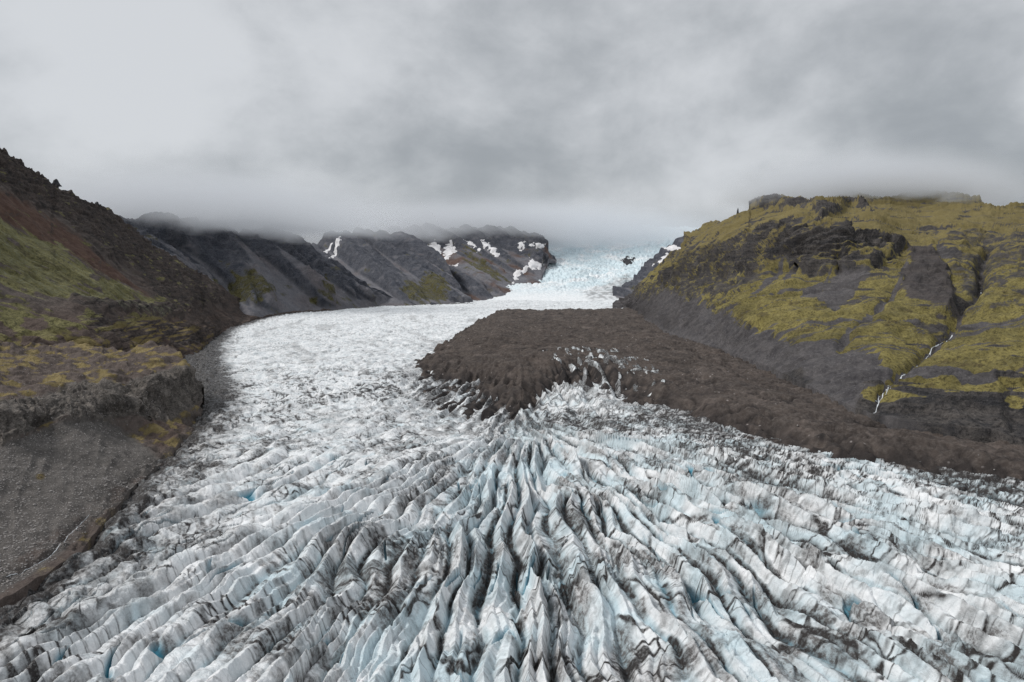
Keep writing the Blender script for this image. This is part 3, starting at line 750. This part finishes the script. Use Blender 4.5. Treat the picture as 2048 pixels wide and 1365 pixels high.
B_TOP = [(-330, 700), (0, 692), (120, 690), (200, 700), (255, 706), (282, 694), (310, 690), (336, 697), (360, 707), (378, 721), (390, 738), (399, 756), (403, 776)]
B_BOT = [(-330, 1420), (0, 1206), (100, 1141), (150, 1111), (235, 1013), (280, 961), (330, 921), (385, 863), (398, 842), (403, 835)]
B_CTRL = [(x, y, plane_d(x, y, -2)) for x, y in B_BOT] + [
    (0, 1050, 258), (0, 900, 320), (0, 882, 328), (0, 835, 336), (0, 812, 352), (0, 800, 372), (0, 740, 470), (0, 692, 585), (100, 1000, 290), (100, 868, 368), (100, 800, 386), (100, 785, 412), (100, 730, 530), (100, 690, 640),
    (215, 930, 345), (215, 848, 408), (215, 835, 416), (215, 775, 430), (215, 762, 450), (215, 730, 540), (215, 700, 650), (300, 880, 420), (300, 848, 455), (300, 760, 476), (300, 745, 488), (300, 718, 560), (310, 691, 610),
    (255, 850, 432), (255, 775, 462), (255, 740, 520), (370, 830, 484), (370, 742, 516), (370, 718, 545), (400, 765, 545), (-330, 1100, 230), (-330, 950, 280), (-330, 870, 300), (-330, 820, 316), (-330, 700, 430)]
B_CLIFF = [(-330, 850), (0, 812), (60, 800), (110, 786), (170, 772), (215, 766), (236, 782), (245, 775), (262, 762), (300, 745), (340, 738), (385, 735), (410, 760), (405, 800), (375, 822), (335, 838), (300, 850), (262, 838), (240, 832), (215, 838), (150, 848), (100, 838), (60, 862), (0, 896), (-330, 930)]
B_GRAVEL = [(-330, 920), (0, 894), (60, 868), (110, 850), (220, 832), (262, 868), (318, 918), (325, 930), (240, 1010), (180, 1050), (100, 1120), (0, 1190), (-330, 1420)]
B_SOIL = [(60, 1100), (110, 1060), (160, 1020), (250, 965), (320, 918), (335, 925), (240, 1012), (195, 1062), (130, 1100), (60, 1130), (0, 1165), (0, 1140)]
B_MUD = [(-40, 1200), (0, 1165), (60, 1130), (100, 1108), (165, 1104), (150, 1118), (100, 1150), (40, 1190), (-40, 1240)]
B_ORANGE = [(262, 840), (300, 852), (360, 830), (385, 845), (340, 905), (318, 905), (285, 880)]

def b_relief(P, px, py, N, v):
    x, y, z = P[..., 0], P[..., 1], P[..., 2]
    j = fbm3(x / 22, y / 22, z / 22, 4, 301) * 20
    cl = zone(px, py, B_CLIFF, 5, j); gv = zone(px, py, B_GRAVEL, 8, j); mud = zone(px, py, B_MUD, 6, j * .4)
    d = fbm3(x / 34, y / 34, z / 30, 4, 302) * 12 * (1 - .6 * gv) + fbm3(x / 7, y / 7, z / 6, 5, 303) * 1.5 * (1 - .7 * gv) + gv * fbm3(x / 16, y / 16, z / 16, 3, 311) * 1.1
    d = d + cl * (rid3(x / 13, y / 13, z / 26, 5, 304) * 4.2 + cliffs(P, N, 305, 14, .3) - np.abs(n2(x / 9 + y / 9, z / 40, 306)) * 4.5 - np.abs(n2(x / 4 + y / 4, z / 14, 307)) * 1.6)
    # shallow cave under the cliff and rills in the gravel
    d = d - 7 * np.exp(-((px - 90) / 22) ** 2 - ((py - 842) / 13) ** 2)
    d = d - 4 * np.exp(-((px - 242) / 7) ** 2) * cl
    d = d - gv * np.abs(n2((px + .35 * py) / 46 + .5 * n2(px / 60, py / 60, 312), py / 170, 308)) * 1.3
    d = d + ss(.2, .02, v) * fbm3(x / 6, y / 6, z / 6, 4, 313) * 3.0
    d = d + (1 - gv) * (1 - cl) * rid3(x / 12, y / 12, z / 12, 4, 309) * 2.2
    d = d * (1 - .9 * mud) - mud * .3
    sd_ = pdist(px, py, [(40, 1142), (105, 1103), (135, 1060), (175, 1035)])
    d = d - 1.2 * np.exp(-(sd_ / 4) ** 2)
    return d * (.5 + .5 * ss(0, .05, v)), 0 * d + ss(.95, 1, v) * np.abs(n2(px / 12, 0 * px, 310)) * 1.5

def b_zones(P, px, py, v):
    x, y, z = P[..., 0], P[..., 1], P[..., 2]
    j = fbm3(x / 18, y / 18, z / 18, 4, 321) * 9
    cl = zone(px, py, B_CLIFF, 4, j * .8); gv = zone(px, py, B_GRAVEL, 6, j); soil = zone(px, py, B_SOIL, 6, j); org = zone(px, py, B_ORANGE, 6, j)
    nse = fbm3(x / 14, y / 14, z / 10, 4, 322)
    N = normals(P); steep = 1 - np.abs(N[..., 2]); bare = ss(.55, .75, steep + .15 * nse)
    moss = (1 - gv) * (1 - cl) * ss(-.1, .26, nse) * (1 - .7 * bare)
    spot = np.exp(-((px - 82) / 16) ** 2 - ((py - 955) / 9) ** 2)
    moss = np.maximum(moss, .75 * spot + .4 * org * ss(-.1, .2, nse)) * ss(.0, .06, v)
    return dict(moss=moss, scree=gv, rock=np.maximum(cl, .8 * bare * (1 - gv)) * (1 - moss), red=np.maximum(soil * .3 * ss(-.2, .3, nse), np.maximum(.6 * org, .4 * (1 - gv) * (1 - cl))), pale=(1 - gv) * (1 - cl) * ss(.0, .3, nse) * .8)

# ---- the farther mountains
def apron(P, v, sp, seed):
    """scree reaches up the gullies in pointed fans; returns how far a point stands above it"""
    s = P[..., 0] + .2 * P[..., 1] + 1.2 * (P[..., 2] - 60)
    g = np.abs(n2(s / sp, P[..., 2] / 900, seed)) + .45 * np.abs(n2(s / (sp * .4), P[..., 2] / 500, seed + 11))
    return ss(-.04, .05, v - .86 + .80 * np.clip(g * 1.5, 0, 1) + .06 * fbm3(P[..., 0] / 60, P[..., 1] / 60, P[..., 2] / 60, 3, seed + 12)), g, s
def far_relief(seed, sp, amp, bed):
    def f(P, px, py, N, v):
        x, y, z = P[..., 0], P[..., 1], P[..., 2]
        up, g, s = apron(P, v, sp, seed)
        d = (g - .35) * amp * (.45 + 1.3 * up) * ss(.0, .35, v)
        up2 = up * (1 - .6 * ss(.8, 1, v))
        d = d + up2 * ((1 - 2 * np.abs(n2(s / (sp * .22), z / 300, seed + 1))) * amp * .22 + rid3(x / 60, y / 60, z / 60, 5, seed + 3) * amp * .26)
        d = d + fbm3(x / 220, y / 220, z / 160, 4, seed + 2) * amp * .6
        d = d + up * ss(-.2, .2, fbm3(x / 160, y / 160, z / 90, 3, seed + 4)) * cliffs(P, N, seed + 5, bed, .35)
        top = ss(.93, 1, v)
        return d * (.2 + .8 * ss(0, .12, v)), top * np.abs(n2(px / 10, 0 * px, seed + 6)) * 6
    return f
def far_zones(seed, green=(), base=None, redmix=0.25, sp=150):
    def f(P, px, py, v):
        x, y, z = P[..., 0], P[..., 1], P[..., 2]
        up, g, s = apron(P, v, sp, seed)
        nse = fbm3(x / 90, y / 90, z / 60, 4, seed + 7)
        rock = up * ss(-.55, -.1, fbm3(x / 70, y / 70, z / 30, 4, seed + 13))
        moss = ss(.14, .4, nse) * .5
        for gr in green:
            moss = np.maximum(moss, zone(px, py, gr, 7, fbm3(x / 60, y / 60, z / 60, 3, seed + 8) * 12 + n2(s / 30, z / 200, seed + 9) * 14) * .62)
        return dict(moss=moss, scree=1 - rock, rock=rock * (1 - .7 * moss), red=redmix * ss(-.1, .4, fbm3(x / 150, y / 150, z / 150, 3, seed + 10)) * (1 - rock))
    return f

MAT = {}
MAT['ice'] = ice_material(); MAT['debris'] = debris_material()
MAT['right'] = hill_material('mossy_mountain', (.185, .150, .070), (.140, .120, .048), (.262, .222, .080), (.074, .070, .074), (.115, .107, .108), (.034, .034, .037), (.098, .088, .082))
MAT['left'] = hill_material('brown_mountain', None, (.120, .112, .048), (.215, .198, .092), (.090, .075, .068), (.125, .104, .094), (.036, .033, .033), (.098, .078, .069), low=(.17, .128, .055))
MAT['bluff'] = hill_material('gravel_bluff', None, (.120, .092, .040), (.235, .180, .080), (.088, .081, .076), (.132, .121, .113), (.074, .067, .062), (.185, .165, .148), 2.6, .12, (.33, .27, .14))
MAT['far'] = hill_material('dark_mountain', None, (.080, .076, .034), (.120, .108, .044), (.135, .136, .152), (.178, .174, .188), (.060, .066, .082), (.108, .110, .126), .6, strata=.3)

GC, GD, GZ = glacier()

RM = patch('mossy_mountain', 1225, 2420, R_TOP, R_BASE, R_CTRL, r_relief, r_zones, MAT['right'], 1.45, 1.0, below=25, skirt=(120, -60),
           label='mossy green mountain with dark cliff band on the right of the valley', cat='mountain')
LM = patch('brown_mountain', -330, 660, L_TOP, L_BOT, L_CTRL, l_relief, l_zones, MAT['left'], 1.45, 1.1, below=10, skirt=(120, -60),
           label='brown and green mountain slope with craggy ridge on the left', cat='mountain')
BL = patch('gravel_bluff', -330, 403, B_TOP, B_BOT, B_CTRL, b_relief, b_zones, MAT['bluff'], 1.2, 1.0, below=18, skirt=(25, -25),
           jag=13, label='rounded grey rock bluff above a gravel slope beside the ice', cat='bluff')
patch('dark_mountain', 150, 880, [(150, 470), (206, 450), (226, 436), (250, 432), (300, 438), (330, 446), (380, 450), (470, 456), (540, 458), (575, 470), (600, 484), (640, 506), (700, 537), (745, 574), (790, 597), (880, 611)],
      [(150, 650), (450, 660), (540, 634), (640, 622), (740, 616), (880, 614)],
      [(213, 430, 2000), (213, 640, 1700), (330, 450, 2200), (330, 560, 1900), (330, 640, 1800), (400, 460, 2500), (400, 560, 2150), (400, 640, 1950), (500, 465, 2700), (500, 560, 2350), (500, 640, 1900), (600, 485, 2900),
       (600, 560, 2600), (600, 624, 2300), (700, 540, 3000), (700, 616, 2680), (790, 600, 3150), (880, 612, 2950)],
      far_relief(400, 150, 60, 30), far_zones(400, sp=150, green=[[(420, 570), (500, 565), (580, 600), (600, 606), (520, 612), (450, 600)], [(640, 585), (700, 600), (690, 608), (620, 604)]]), MAT['far'], 1.3, .8, skirt=(300, -60),
      label='dark blue grey mountain with scree cones rising into the left cloud', cat='mountain')
patch('grey_mountain', 610, 945, [(610, 500), (640, 480), (700, 462), (760, 462), (820, 474), (870, 512), (905, 552), (930, 592), (945, 606)],
      [(610, 622), (740, 616), (860, 613), (945, 609)],
      [(640, 490, 4000), (640, 615, 3050), (760, 470, 4000), (760, 560, 3450), (760, 614, 2950), (860, 510, 3900), (860, 560, 3600), (860, 611, 3050), (940, 605, 3350)],
      far_relief(430, 190, 40, 36), far_zones(430, sp=190, green=[[(840, 560), (885, 550), (900, 580), (890, 606), (820, 609), (800, 590)]]), MAT['far'], 1.3, .8, skirt=(300, -60),
      label='grey conical mountain with olive patch behind the white ice', cat='mountain')
SM = patch('snowy_mountain', 740, 1112, [(740, 462), (800, 456), (1000, 455), (1085, 466), (1095, 486), (1100, 500), (1112, 520)],
      [(740, 616), (900, 611), (960, 607), (1030, 601), (1068, 588), (1083, 572), (1086, 548), (1098, 522), (1112, 522)],
      [(740, 470, 5000), (740, 610, 4200), (860, 470, 5000), (860, 560, 4300), (860, 608, 3700), (950, 500, 4500), (950, 560, 4000), (950, 607, 3500), (1030, 480, 4700), (1030, 560, 4100), (1030, 601, 3700), (1090, 480, 4700), (1085, 560, 4150), (1110, 520, 4600)],
      far_relief(460, 200, 52, 40), far_zones(460, sp=200, green=[[(920, 500), (945, 505), (1000, 545), (1020, 560), (985, 560), (940, 535)], [(885, 600), (900, 560), (915, 590)]], redmix=.9), MAT['far'], 1.2, .8, skirt=(300, -60),
      label='reddish brown mountain streaked with snow beside the icefall', cat='mountain')
RS = patch('rocky_spur', 1226, 1410, [(1226, 588), (1236, 575), (1262, 560), (1290, 528), (1320, 502), (1345, 488), (1368, 476), (1410, 470)], [(1226, 600), (1245, 604), (1410, 612)],
      [(1230, 598, 3500), (1300, 520, 3900), (1300, 600, 3300), (1360, 480, 4000), (1400, 600, 3200), (1400, 475, 4000)],
      far_relief(490, 160, 30, 28), far_zones(490, sp=160), MAT['far'], 1.2, .8, skirt=(300, -60),
      label='dark rock spur patched with snow at the right edge of the icefall', cat='spur')

# ------------------------------------------------------------------ the icefall
def icefall():
    cols = np.arange(960, 1440, 1.0); rows = np.arange(612, 455, -.55)
    px, py = np.meshgrid(cols, rows)
    D = RBF([(960, 610, 3350), (1200, 610, 3250), (1440, 610, 3100), (960, 590, 3900), (1200, 590, 3650), (1440, 590, 3500), (1200, 560, 4200), (960, 560, 4500), (1440, 560, 4000), (960, 460, 6000), (1200, 460, 5800), (1440, 460, 5600)])(px, py)
    P = at(px, py, D).astype(F32); x, y, z = P[..., 0], P[..., 1], P[..., 2]
    N = -normals(P); N[(N * (CAM - P)).sum(-1) < 0] *= -1
    st = ss(600, 560, py)
    d = (np.abs(n3(x / 26, y / 30, z / 14, 501)) * 20 + rid3(x / 60, y / 80, z / 26, 3, 502) * 9 + n3(x / 10, y / 10, z / 7, 503) * 4) * (.08 + .92 * st) + fbm3(x / 300, y / 300, z / 150, 3, 504) * 40 * st
    Q = P + N * d[..., None]
    band = zone(px, py, [(1165, 586), (1230, 568), (1262, 556), (1262, 572), (1240, 600), (1180, 601)], 6, fbm3(x / 60, y / 60, z / 30, 3, 505) * 8)
    dirt = np.maximum(ss(.1, .03, np.abs(n3(x / 40, y / 40, z / 14, 506))) * .2 * st, band * ss(-.2, .3, n2(x / 30, z / 6, 507)) * .5)
    smudge = np.maximum(ss(.0, .5, fbm3(x / 90, y / 90, z / 30, 4, 508)) * .25, band * .7) * (.3 + .7 * st)
    blue = ss(-.35, .35, fbm3(x / 140, y / 140, z / 70, 4, 509) + .1) * st * 1.35
    o = link_mesh('icefall', Q, grid_faces(*px.shape), MAT['ice'], dict(dirt=dirt, smudge=smudge, blue=np.clip(blue, 0, 1), deep=0 * blue))
    tag(o, 'pale blue broken icefall dropping out of the cloud', 'icefall', kind='structure')
    return dict(px=px, py=py, Q=Q)
IF = icefall()

# ------------------------------------------------------------------ snow patches lying on the far mountains
def pmat(name, col, rough=.8, var=.15, scale=.3):
    m, T, pos = base_mat(name)
    n = T.noise(pos, scale, 5, .65)
    finish(T, T.mix(T.step(n, .35, .65), tuple(c * (1 - var) for c in col), tuple(min(1, c * (1 + var)) for c in col)), rough, n, .6, 1.0)
    return m
SNOW = pmat('old_snow', (.70, .69, .70), .8, .12, .03)
def c2(pts): return [(600 + x / 2.56, 440 + y / 2.56) for x, y in pts]
def lay(name, M, poly, mat, jit, lift, seed, label, cat, group=None):
    px, py, Q = M['px'], M['py'], M['Q']
    x0, x1 = min(p[0] for p in poly) - 8, max(p[0] for p in poly) + 8; y0, y1 = min(p[1] for p in poly) - 8, max(p[1] for p in poly) + 8
    q = Q.astype(F32)
    box = (px > x0) & (px < x1) & (py > y0) & (py < y1)
    rr = np.where(box.any(1))[0]; cc = np.where(box.any(0))[0]
    sl = (slice(rr[0], rr[-1] + 1), slice(cc[0], cc[-1] + 1))
    px, py, q = px[sl], py[sl], q[sl]
    d = sdf(px, py, poly) + (fbm3(q[..., 0] / 40, q[..., 1] / 40, q[..., 2] / 24, 3, seed)) * jit
    N = -normals(q); N[(N * (CAM - q)).sum(-1) < 0] *= -1
    V = q + N * (np.clip(-d, -1.2, 4) * lift)[..., None]
    keep = d < .8
    f = grid_faces(px.shape[0], px.shape[1], d < .3)
    if len(f) < 3: return None
    V1, f1, _ = compact(V.reshape(-1, 3), f, {})
    o = link_mesh(name, V1, f1, mat)
    return tag(o, label, cat, group, 'thing')
GM = MOUNT['grey_mountain']
SNOWS = [
    (GM, [(145, 190), (190, 158), (216, 138), (226, 146), (190, 172), (155, 194)], 'slanting snow patch on the shoulder of the grey conical mountain'),
    (GM, [(112, 165), (150, 142), (166, 134), (170, 142), (126, 172)], 'thin snow streak left of the slanting patch on the grey conical mountain'),
    (SM, [(615, 130), (690, 108), (722, 130), (716, 182), (690, 180), (650, 165)], 'broad snow patch under the cloud at the left end of the snowy mountain'),
    (SM, [(738, 120), (775, 104), (800, 150), (764, 178), (730, 166)], 'tall snow patch right of the broad one under the cloud'),
    (SM, [(728, 174), (756, 180), (768, 200), (745, 206)], 'small snow patch just below the tall snow patch'),
    (SM, [(755, 228), (808, 220), (795, 240), (768, 243)], 'small low snow patch in the gully of the snowy mountain'),
    (SM, [(850, 112), (880, 124), (924, 160), (908, 158), (862, 130)], 'thin diagonal snow streak near the summit'),
    (SM, [(925, 112), (966, 122), (1018, 182), (1002, 182), (966, 152), (940, 134)], 'long diagonal snow streak right of the summit'),
    (SM, [(1112, 126), (1152, 138), (1146, 162), (1122, 152)], 'small square snow patch near the top right of the snowy mountain'),
    (SM, [(1160, 132), (1256, 126), (1244, 148), (1180, 152)], 'flat snow patch beside the upper icefall'),
    (SM, [(1088, 322), (1098, 280), (1165, 240), (1178, 202), (1202, 214), (1242, 234), (1232, 252), (1172, 256), (1132, 282), (1106, 318)], 'largest forked snow patch just left of the icefall'),
    (RS, [(1870, 146), (1905, 134), (1956, 138), (1946, 156), (1882, 164)], 'highest snow patch on the dark spur right of the icefall'),
    (RS, [(1836, 196), (1876, 172), (1894, 184), (1852, 208)], 'middle snow patch on the dark spur right of the icefall'),
    (RS, [(1812, 240), (1858, 218), (1878, 224), (1866, 248)], 'snow patch below the middle one on the dark spur'),
    (RS, [(1818, 266), (1838, 260), (1826, 284)], 'smallest lowest snow patch on the dark spur'),
    (RS, [(1896, 170), (1930, 164), (1938, 178), (1904, 194)], 'snow patch at the right edge of the dark spur'),
]
for i, (M, p, lab) in enumerate(SNOWS):
    lay('snow_patch', M, c2(p), SNOW, 9, 1.5, 600 + i, lab, 'snow patch', 'snow patches on the far mountains')
DARKROCK = pmat('dark_rock', (.045, .046, .05), .95, .35, .05)
lay('rock_outcrop', IF, c2([(1648, 214), (1672, 208), (1690, 212), (1714, 206), (1710, 232), (1690, 240), (1660, 238)]), DARKROCK, 12, 2.0, 650, 'dark rock outcrop poking out of the pale blue icefall', 'rock')

# ------------------------------------------------------------------ streams and waterfalls
WATER = pmat('white_water', (.62, .65, .68), .35, .25, .6)
def near(M, x, y):
    px, py = M['px'], M['py']
    c = int(np.clip(np.searchsorted(px[0], x), 1, px.shape[1] - 1))
    col = py[:, c]; r = int(np.argmin(np.abs(col - y)))
    return M['Q'][r, c]
def drape(M, path, width, seed, gap=.0, lift=.5):
    pts = []
    for (ax, ay), (bx, by) in zip(path[:-1], path[1:]):
        n = max(2, int(math.hypot(bx - ax, by - ay) / 1.6))
        for k in range(n): pts.append((ax + (bx - ax) * k / n, ay + (by - ay) * k / n))
    t = np.arange(len(pts))
    wob = fbm2(t / 9, 0 * t, 3, seed) * 2.4
    P = np.array([near(M, x + w_, y) for (x, y), w_ in zip(pts, wob)])
    k = np.array([.25, .5, .25]); P[1:-1] = P[:-2] * .25 + P[1:-1] * .5 + P[2:] * .25
    look = CAM - P; look /= np.linalg.norm(look, axis=1)[:, None]
    tan = np.gradient(P, axis=0); side = np.cross(tan, look); side /= np.linalg.norm(side, axis=1)[:, None] + 1e-9
    w_ = width * np.clip(.8 + .8 * n2(t / 5.0, 0 * t + 4.4, seed + 1), .4, 1.6)
    c = P + look * lift
    V = np.stack([c - side * w_[:, None] - look * 1.0, c - side * w_[:, None] * .5 + look * .15, c + side * w_[:, None] * .5 + look * .15, c + side * w_[:, None] - look * 1.0], 1)
    return V.reshape(-1, 3), grid_faces(len(pts), 4)
def water(name, M, paths, seed, label, cat):
    Vs, Fs, o = [], [], 0
    for i, (p, wd) in enumerate(paths):
        V, f = drape(M, p, wd, seed + i * 7); Vs.append(V); Fs.append(f + o); o += len(V)
    ob = link_mesh(name, np.concatenate(Vs), np.concatenate(Fs), WATER)
    tag(ob, label, cat, kind='structure')
water('stream', RM, [(c3([(1695, 655), (1660, 690), (1635, 716), (1620, 732), (1570, 756), (1541, 786), (1531, 808), (1500, 832), (1450, 882), (1400, 922), (1352, 960)]), .85),
                     (c3([(1352, 960), (1336, 975), (1312, 1002), (1292, 1042), (1268, 1074)]), .8), (c3([(1360, 958), (1345, 985), (1330, 1012), (1302, 1030)]), .6),
                     (c3([(1330, 966), (1318, 985), (1306, 1012), (1284, 1024)]), .5), (c3([(1375, 950), (1356, 972), (1350, 1000), (1336, 1012)]), .4)], 701,
      'thin white stream tumbling down the mossy right slope to the moraine', 'stream')
water('waterfall', RM, [(c3([(1709, 580), (1707, 604), (1706, 628)]), .75), (c3([(1790, 480), (1788, 505)]), .5)], 731, 'short white waterfall in the dark gully above the stream', 'waterfall')
water('brook', BL, [([(178, 1030), (160, 1046), (138, 1062), (118, 1090), (104, 1104), (70, 1122), (40, 1140), (10, 1156)], .16)], 741, 'narrow brook at the foot of the gravel slope', 'brook')

# ------------------------------------------------------------------ loose rocks
def rock_mesh(seed, stretch=(1, 1, 1), n=14, m=10):
    u = np.linspace(0, 2 * np.pi, n, endpoint=False); v = np.linspace(.02, np.pi - .02, m)
    U, V = np.meshgrid(u, v); d = np.stack([np.cos(U) * np.sin(V), np.sin(U) * np.sin(V), np.cos(V)], -1).astype(F32)
    r = 1 + .35 * n3(d[..., 0] * 1.3, d[..., 1] * 1.3, d[..., 2] * 1.3, seed) + .16 * n3(d[..., 0] * 3, d[..., 1] * 3, d[..., 2] * 3, seed + 1)
    P = d * r[..., None]; P = np.sign(P) * np.abs(P) ** .85 * np.array(stretch)
    i = np.arange(n * m).reshape(m, n); j = np.roll(i, -1, 1)
    f = np.stack([i[:-1], i[1:], j[1:], j[:-1]], -1).reshape(-1, 4)
    return P.reshape(-1, 3), f
PALE = pmat('pale_stone', (.30, .28, .27), .9, .3, 2.0)
random.seed(5)
protos = []
for k in range(4):
    V, f = rock_mesh(800 + k * 3, (1, .8, .7))
    o = link_mesh('boulder', V, f, PALE, smooth=False); protos.append(o)
used = set()
def boulder(p, r, label, group):
    k = random.randrange(4)
    if k not in used: o = protos[k]; used.add(k)
    else: o = protos[k].copy(); COL.objects.link(o)
    o.location = (p[0], p[1], p[2] + r * .3); o.scale = (r, r, r); o.rotation_euler = (0, 0, random.random() * 6.28)
    tag(o, label, 'boulder', group)
def g_height(X, Y):
    r = int(np.clip(np.searchsorted(GD, Y), 0, len(GD) - 1)); c = int(np.clip(np.searchsorted(GC, X / Y * math.cos(PITCH) * FPX + CX), 0, len(GC) - 1))
    return float(GZ[r, c])
nb = 0
while nb < 70:
    x = random.uniform(860, 2040); y = random.uniform(640, 930)
    X, Y = on_plane([(x, y)], 8)[0]
    if sdf(np.array([X]), np.array([Y]), DEBRIS)[0] > -12: continue
    boulder((X, Y, g_height(X, Y)), random.uniform(.3, .75) * (Y / 600) ** .7, 'pale boulder lying on the dark brown moraine rubble', 'boulders strewn over the moraine'); nb += 1
nb = 0
while nb < 60:
    x = random.uniform(5, 320); y = random.uniform(850, 1150)
    if sdf(np.array([x]), np.array([y]), B_GRAVEL)[0] > -6: continue
    boulder(near(BL, x, y), random.uniform(.35, .75), 'pale boulder resting on the grey gravel slope below the bluff', 'boulders on the gravel slope'); nb += 1
def stones():
    Vs, Fs, o = [], [], 0
    base = [rock_mesh(840 + k, (1, .85, .7), 6, 4) for k in range(5)]
    for i in range(15000):
        x = random.uniform(-150, 330); y = random.uniform(840, 1200)
        if i % 6 == 0: y = random.uniform(700, 840)
        elif sdf(np.array([x]), np.array([y]), B_GRAVEL)[0] > random.uniform(-14, 6): continue
        p = near(BL, x, y); r = .13 + .38 * random.random() ** 3
        V, f = base[i % 5]; a = random.random() * 6.28; c, s_ = math.cos(a), math.sin(a)
        Vs.append(np.stack([V[:, 0] * c - V[:, 1] * s_, V[:, 0] * s_ + V[:, 1] * c, V[:, 2]], -1) * r + p); Fs.append(f + o); o += len(V)
    ob = link_mesh('gravel', np.concatenate(Vs), np.concatenate(Fs), PALE, smooth=False)
    tag(ob, 'loose pale stones scattered over the gravel slope below the bluff', 'gravel', kind='stuff')
stones()
# ---- pinnacles on the skylines
def pinnacle(M, x, h, wd, seed, label, mat):
    c = int(np.searchsorted(M['px'][0], x)); p = M['Q'][-1, c]
    n, m = 12, 12; t = np.linspace(0, 1, m)[:, None]; a = np.linspace(0, 2 * np.pi, n, endpoint=False)[None]
    prof = np.interp(t, [0, .3, .55, .8, 1], [1.5, 1.2, .8, .55, .2])
    rr = wd * prof * (1 + .35 * n3(np.cos(a) * 1.5 + 0 * t, np.sin(a) * 1.5 + 0 * t, t * 2.5 + 0 * a, seed))
    X = np.cos(a) * rr + t * wd * .3; Y = np.sin(a) * rr; Z = t * h * 1.9 - h * .9 + 0 * a
    V = np.stack([X, Y, Z], -1).reshape(-1, 3)
    i = np.arange(n * m).reshape(m, n); j = np.roll(i, -1, 1)
    f = np.stack([i[:-1], j[:-1], j[1:], i[1:]], -1).reshape(-1, 4)
    cap = np.stack([i[-1], np.roll(i[-1], -1), np.full(n, n * m), np.full(n, n * m)], -1)
    V = np.concatenate([V, [[wd * .3, 0, h * 1.02]]])
    tri = [tuple(q) for q in f] + [tuple(q[:3]) for q in cap]
    me = bpy.data.meshes.new('rock_pinnacle'); me.from_pydata([tuple(v) for v in V], [], [tuple(int(k) for k in q) for q in tri]); me.materials.append(mat)
    o = bpy.data.objects.new('rock_pinnacle', me); COL.objects.link(o); o.location = p
    tag(o, label, 'rock', 'rock pinnacles on the ridges')
pinnacle(RM, 1474, 17, 4, 901, 'slender dark rock pinnacle standing on the right mountain skyline', DARKROCK)
pinnacle(LM, 107, 7, 6, 904, 'stubby dark rock tower on the brown left ridge', DARKROCK)
pinnacle(LM, 186, 5, 5, 907, 'small dark rock spike lower down the brown left ridge', DARKROCK)

# ------------------------------------------------------------------ cloud banks resting on the summits
def cloud(cx, cy, base, rx, ry, rz, dens, seed, label, fade=.16, cell=380.):
    """flat-bottomed bank of vapour: thick just above its base, thinning upwards and towards its rim"""
    n, m = 48, 16; u = np.linspace(0, 2 * np.pi, n, endpoint=False); v = np.linspace(.01, np.pi / 2, m)
    U, V = np.meshgrid(u, v); P = np.stack([np.cos(U) * np.sin(V), np.sin(U) * np.sin(V), np.cos(V)], -1).reshape(-1, 3)
    P = np.concatenate([P, [[0, 0, 0]]])
    i = np.arange(n * m).reshape(m, n); j = np.roll(i, -1, 1)
    f = [tuple(int(k) for k in q) for q in np.stack([i[:-1], i[1:], j[1:], j[:-1]], -1).reshape(-1, 4)] + [(int(i[-1, (k + 1) % n]), int(i[-1, k]), n * m) for k in range(n)]
    mt = bpy.data.materials.new('cloud_vapour'); mt.use_nodes = True; T = NT(mt.node_tree)
    tc = T.n('ShaderNodeTexCoord').outputs['Object']; pos = T.n('ShaderNodeNewGeometry').outputs['Position']
    sp = T.n('ShaderNodeSeparateXYZ', {0: tc})
    ln = T.n('ShaderNodeVectorMath', operation='LENGTH'); T.set(ln.inputs[0], tc)
    rim = T.step(ln.outputs['Value'], 1.0, .35)
    nz = T.noise(T.vmath('ADD', T.scale(pos, (1 / cell, 1 / cell, 2.6 / cell)), (seed * 3.3, 0, 0)), 1.0, 3, .6, .2)
    zz = T.math('ADD', sp.outputs[2], T.math('MULTIPLY', T.math('SUBTRACT', nz, .5), fade * 2.4))
    low = T.step(zz, fade * .12, fade); hi = T.step(sp.outputs[2], 1.0, .1)
    d = T.math('MULTIPLY', T.math('MULTIPLY', T.math('MULTIPLY', low, hi), rim), dens)
    vol = T.n('ShaderNodeVolumePrincipled', {'Color': (.86, .88, .91), 'Density': d, 'Anisotropy': .0})
    out = T.n('ShaderNodeOutputMaterial', {'Volume': vol.outputs[0]})
    me = bpy.data.meshes.new('cloud'); me.from_pydata([tuple(p) for p in P], [], f); me.materials.append(mt)
    o = bpy.data.objects.new('cloud', me); COL.objects.link(o); o.location = (cx, cy, base); o.scale = (rx, ry, rz)
    tag(o, label, 'cloud', 'cloud banks on the summits', 'stuff')
cloud(-1130, 2480, 252, 880, 640, 330, .009, 1, 'low grey cloud bank over the dark left mountain', .2, 300.)
cloud(-200, 5350, 342, 2400, 1000, 520, .007, 2, 'wide cloud bank hiding the summits behind the icefall', .24, 520.)
cloud(1080, 2080, 298, 520, 400, 240, .018, 3, 'wisp of cloud on the top of the mossy right mountain', .3, 150.)

# ------------------------------------------------------------------ ground below everything
def ground():
    m, T, pos = base_mat('outwash_ground')
    finish(T, T.mix(T.step(T.noise(pos, .01, 5), .35, .65), (.07, .065, .06), (.11, .10, .095)), .95)
    g = 25; a = np.linspace(-1, 1, g); X, Y = np.meshgrid(np.sign(a) * np.abs(a) ** 2 * 25000, np.sign(a) * np.abs(a) ** 2 * 25000)
    o = link_mesh('ground', np.stack([X, Y, 0 * X - 45], -1), grid_faces(g, g), m)
    tag(o, 'bare outwash ground under the ice and the mountains', 'ground', kind='structure')
ground()
